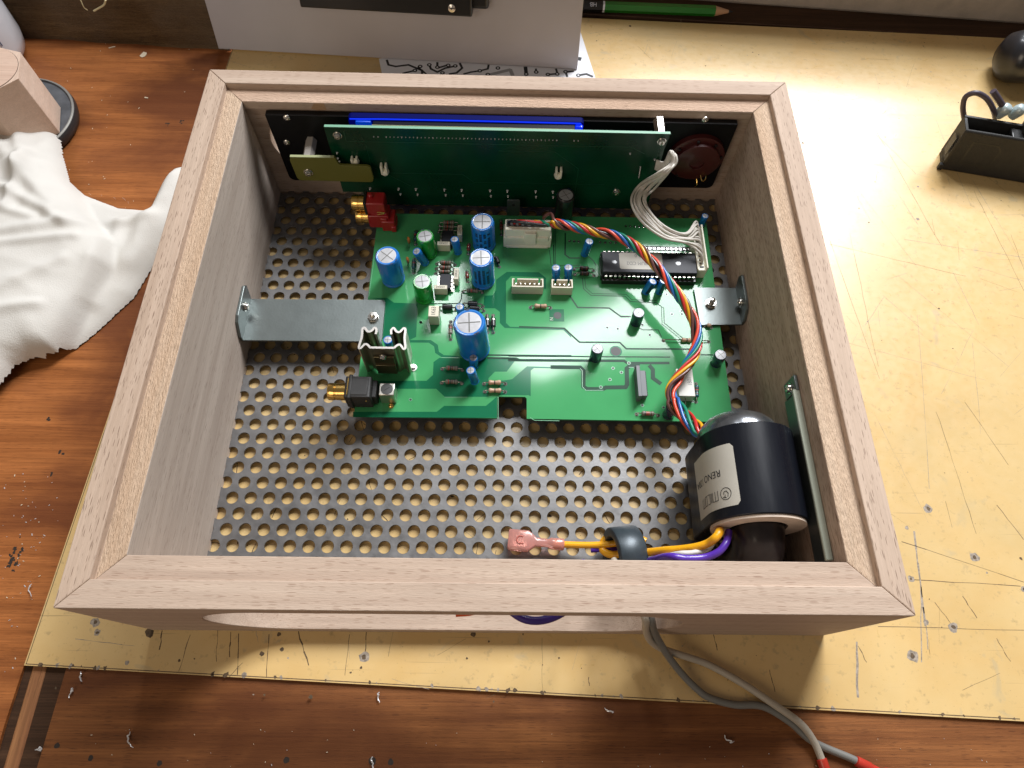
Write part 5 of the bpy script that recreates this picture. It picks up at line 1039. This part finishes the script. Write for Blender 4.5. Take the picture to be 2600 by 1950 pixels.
# ================================================================== CLOTH
def cloth():
    lower = [(-40, 470), (150, 440), (205, 480), (290, 512), (368, 518), (398, 455), (430, 412), (470, 402), (500, 520), (455, 610), (392, 640), (330, 742), (232, 832), (182, 872), (112, 905), (70, 912), (30, 905), (0, 955), (-60, 1000), (-200, 900), (-200, 470)]
    upper = [(-40, 235), (30, 240), (64, 254), (96, 280), (126, 312), (134, 368), (150, 425), (200, 520), (258, 592), (255, 650), (215, 712), (160, 800), (112, 868), (50, 880), (0, 905), (-80, 1000), (-220, 900), (-220, 235)]
    rn = random.Random(3)
    def world(poly, z): return [Vector(at(x, y, z)[:2]) for x, y in poly]
    def inside(P_, x, y):
        c = False; j = len(P_) - 1
        for i in range(len(P_)):
            if (P_[i].y > y) != (P_[j].y > y) and x < (P_[j].x - P_[i].x) * (y - P_[i].y) / (P_[j].y - P_[i].y) + P_[i].x: c = not c
            j = i
        return c
    def dist(P_, x, y):
        p = Vector((x, y)); m = 1e9
        for i in range(len(P_)):
            a = P_[i]; b_ = P_[(i + 1) % len(P_)]; ab = b_ - a; t = max(0, min(1, (p - a).dot(ab) / ab.length_squared)); m = min(m, (p - a - ab * t).length)
        return m
    from mathutils import noise as NZ
    Lw, Up = world(lower, 5), world(upper, 17)
    ridges = [((20, 400), (170, 560), 4.5, 5), ((0, 490), (200, 600), 3.5, 3), ((60, 320), (95, 470), 4, 4), ((0, 640), (235, 590), 3.0, 3.5), ((0, 665), (225, 632), 2.2, 2.5), ((10, 780), (190, 690), 2.5, 4), ((240, 560), (380, 545), 2.5, 4), ((425, 440), (330, 650), 5.0, 8), ((300, 560), (230, 760), 2.6, 4), ((100, 420), (60, 560), 3, 3), ((0, 560), (120, 590), 2.5, 2.5), ((20, 820), (130, 800), 2.5, 3)]
    RG = [(Vector(at(*a, 8)[:2]), Vector(at(*b_, 8)[:2]), h_, w_) for a, b_, h_, w_ in ridges]
    b = MB(); step = 1.0; idx = {}
    xs = [p.x for p in Lw + Up]; ys = [p.y for p in Lw + Up]
    x0, y0 = max(min(xs), -420), min(ys); nx = int((max(xs) - x0) / step) + 2; ny = int((max(ys) - y0) / step) + 2
    for i in range(nx):
        for j in range(ny):
            x, y = x0 + i * step, y0 + j * step; jit = NZ.noise(Vector((x * .45, y * .45, 0))) * 1.1 + NZ.noise(Vector((x * 1.7, y * 1.7, 4))) * .5
            il, iu = inside(Lw, x, y), inside(Up, x, y)
            dl = dist(Lw, x, y) * (1 if il else -1); du = dist(Up, x, y) * (1 if iu else -1)
            ed = max(dl, du)
            if ed < -step * .98: continue
            if ed < 0:
                PL = Lw if dl > du else Up; p_ = Vector((x, y)); best = None
                for q0 in range(len(PL)):
                    a_ = PL[q0]; ab = PL[(q0 + 1) % len(PL)] - a_; t = max(0, min(1, (p_ - a_).dot(ab) / ab.length_squared)); c_ = a_ + ab * t
                    if best is None or (c_ - p_).length < (best - p_).length: best = c_
                x, y = best.x + jit * .25, best.y + jit * .25
            zl = (2.6 * (1 - math.exp(-max(0, dl) / 2.0)) + 2.6 * (1 - math.exp(-max(0, dl) / 14))) if dl > 0 else 0
            zu = 0
            if du > -1.5: zu = 13 * (1 - math.exp(-max(0, du + 1.5) / 2.6)) + 9 * (1 - math.exp(-max(0, du) / 18))
            z = max(0, zl) * (.6 if du > 0 else 1) + zu
            p = Vector((x, y)); env = min(1, max(0, max(dl, du)) / 7)
            for a, b_, h_, w_ in RG:
                ab = b_ - a; t = max(0, min(1, (p - a).dot(ab) / ab.length_squared)); d_ = (p - a - ab * t).length
                z += env * h_ * math.exp(-(d_ / w_) ** 2)
            z += env * (2.2 * NZ.noise(Vector((x * .025, y * .035, 1))) + 1.5 * (.4 - abs(NZ.noise(Vector((x * .05 + y * .03, y * .045 - x * .02, 2))))) + .12 * NZ.noise(Vector((x * .4, y * .33, 3))))
            idx[(i, j)] = len(b.v); b.v.append(Vector((x, y, max(-1.3, z - 1.2))))
    for (i, j), k in idx.items():
        if (i + 1, j) in idx and (i, j + 1) in idx and (i + 1, j + 1) in idx:
            b.f.append([k, idx[(i + 1, j)], idx[(i + 1, j + 1)], idx[(i, j + 1)]]); b.mi.append(0)
    for t in range(12):      # frayed threads along the torn edge
        pool = [(150, 440), (205, 482), (245, 500), (290, 512), (330, 516), (92, 322), (118, 345), (62, 302)]; q0 = rn.choice(pool); p = Vector(at(q0[0] + rn.uniform(-25, 25), q0[1] + rn.uniform(-6, 4), 4)); a = rn.uniform(.2, 2.6); l = rn.uniform(1, 3.2)
        b.tube([p, p + Vector((math.cos(a) * l * .5, math.sin(a) * l * .6, rn.uniform(0, 2))), p + Vector((math.cos(a + .5) * l, math.sin(a) * l, rn.uniform(-1, 1)))], .13, 4, sub=3)
    o = b.build('cotton_rag', CLOTH, org=(-260, 80, -1.6), smooth=180, label='crumpled off-white cotton rag with frayed edges left of the box', cat='cloth')
    m_ = o.modifiers.new('smooth', 'SMOOTH'); m_.factor = .5; m_.iterations = 9; return o
cloth()

# ================================================================== SWARF AND DUST
MS = mat('swarf', (.85, .85, .86), .3, .55); DUST = mat('chip', (.62, .52, .38), .8)
curls = [((75, 1490), 9, 'curly bright metal shaving left of the yellow sheet on the dark bench'), ((207, 1712), 6, 'metal shaving tangle at the top of the front plank near the groove'), ((178, 1752), 8, 'curled metal shaving lying beside the groove end'), ((330, 1868), 8, 'long thin metal shaving in the middle left of the front plank'), ((92, 1895), 7, 'metal shaving lying over the groove at the bottom left'), ((958, 1765), 7, 'metal shaving just under the front edge of the sheet, left of centre'), ((1542, 1797), 5, 'tiny metal shaving under the front edge of the sheet, near centre'), ((1843, 1868), 6, 'pale hooked shaving on the front plank left of the cables'), ((945, 1930), 7, 'metal shaving in a dark hole at the bottom of the front plank')]
for (x, y), sz, lb_ in curls:
    c = Vector(at(x, y, -1.4)); b = MB(); n = 9; pts_ = []; a0_ = random.uniform(0, 6)
    for i in range(n): t = i / (n - 1); a = a0_ + t * random.uniform(2.0, 4.2); pts_.append(c + Vector((math.cos(a) * sz * random.uniform(.12, .26) + t * sz * .35, math.sin(a) * sz * random.uniform(.1, .22) - t * sz * .35, .5 + .8 * abs(math.sin(a)))))
    b.tube(pts_, lambda t: .38 * (1 - .6 * abs(2 * t - 1)), 5, sub=3); b.build('metal_shaving', MS, org=tuple(c), label=lb_, cat='metal shaving', group='metal shavings on the bench')
b = MB()
def speck(x, y, z, r, mi):
    a = random.uniform(0, 3.1); h = random.uniform(.1, .4); b.box((x, y, z + h / 2), (r * random.uniform(1, 2.6), r * .7, h), rz=a, mi=mi)
for i in range(170):
    X, Y = (random.uniform(0, 150), random.uniform(1200, 1720)) if i < 110 else (random.uniform(0, 600), random.uniform(90, 560))
    p = at(X, Y, -1.6)
    if p.x < -211: speck(p.x, p.y, -1.6, random.uniform(.15, .5), random.choice((0, 0, 1)) if i < 110 else 1)
for i in range(90):
    p = at(random.uniform(230, 2600), random.uniform(1750, 1950), -1.6)
    if p.x > -185 and p.y < -176: speck(p.x, p.y, -1.6, random.uniform(.12, .35), random.choice((0, 1, 1)))
p = at(365, 140, -1.6); b.disc(p, 2.6, -1.3, 1, 7, irr=.35); p = at(285, 121, -1.6); b.box((p.x, p.y, -1.3), (4.5, .8, .4), rz=.4, mi=1); p = at(372, 249, -1.6); b.box((p.x, p.y, -1.3), (2.4, .9, .4), rz=-.2, mi=1)
b.build('sawdust', [MS, DUST], org=(0, 0, -1.6), kind='stuff', flat=True, label='fine sawdust and metal filings scattered over the bench', cat='dust')
b = MB()
for x, y, r in ((405, 1938, 1.1), (727, 1930, 1.3), (992, 1935, 1.3), (145, 1893, 1.2), (945, 1932, 1.6), (230, 1925, 1.1)): b.disc(at(x, y, -1.6), r, -1.57, 0, 12, irr=.15)
for X, Y, L0, n in ((461, 310, 3.0, 6), (425, 318, 3.5, 7), (35, 1400, 14, 20), (44, 1420, 12, 16), (125, 1062, 2, 4), (152, 1149, 2, 4), (130, 1203, 2, 4)):
    p = at(X, Y, -1.6)
    for i in range(n): b.disc((p.x + random.gauss(0, .5), p.y + random.uniform(-.5, .5) * L0), random.uniform(.3, .8), -1.57 + .0007 * i, 0, 9, irr=.45)
b.build('bench_marks', mat('mark_dark', (.022, .013, .008), .7), org=(0, 0, -1.6), kind='structure', flat=True)
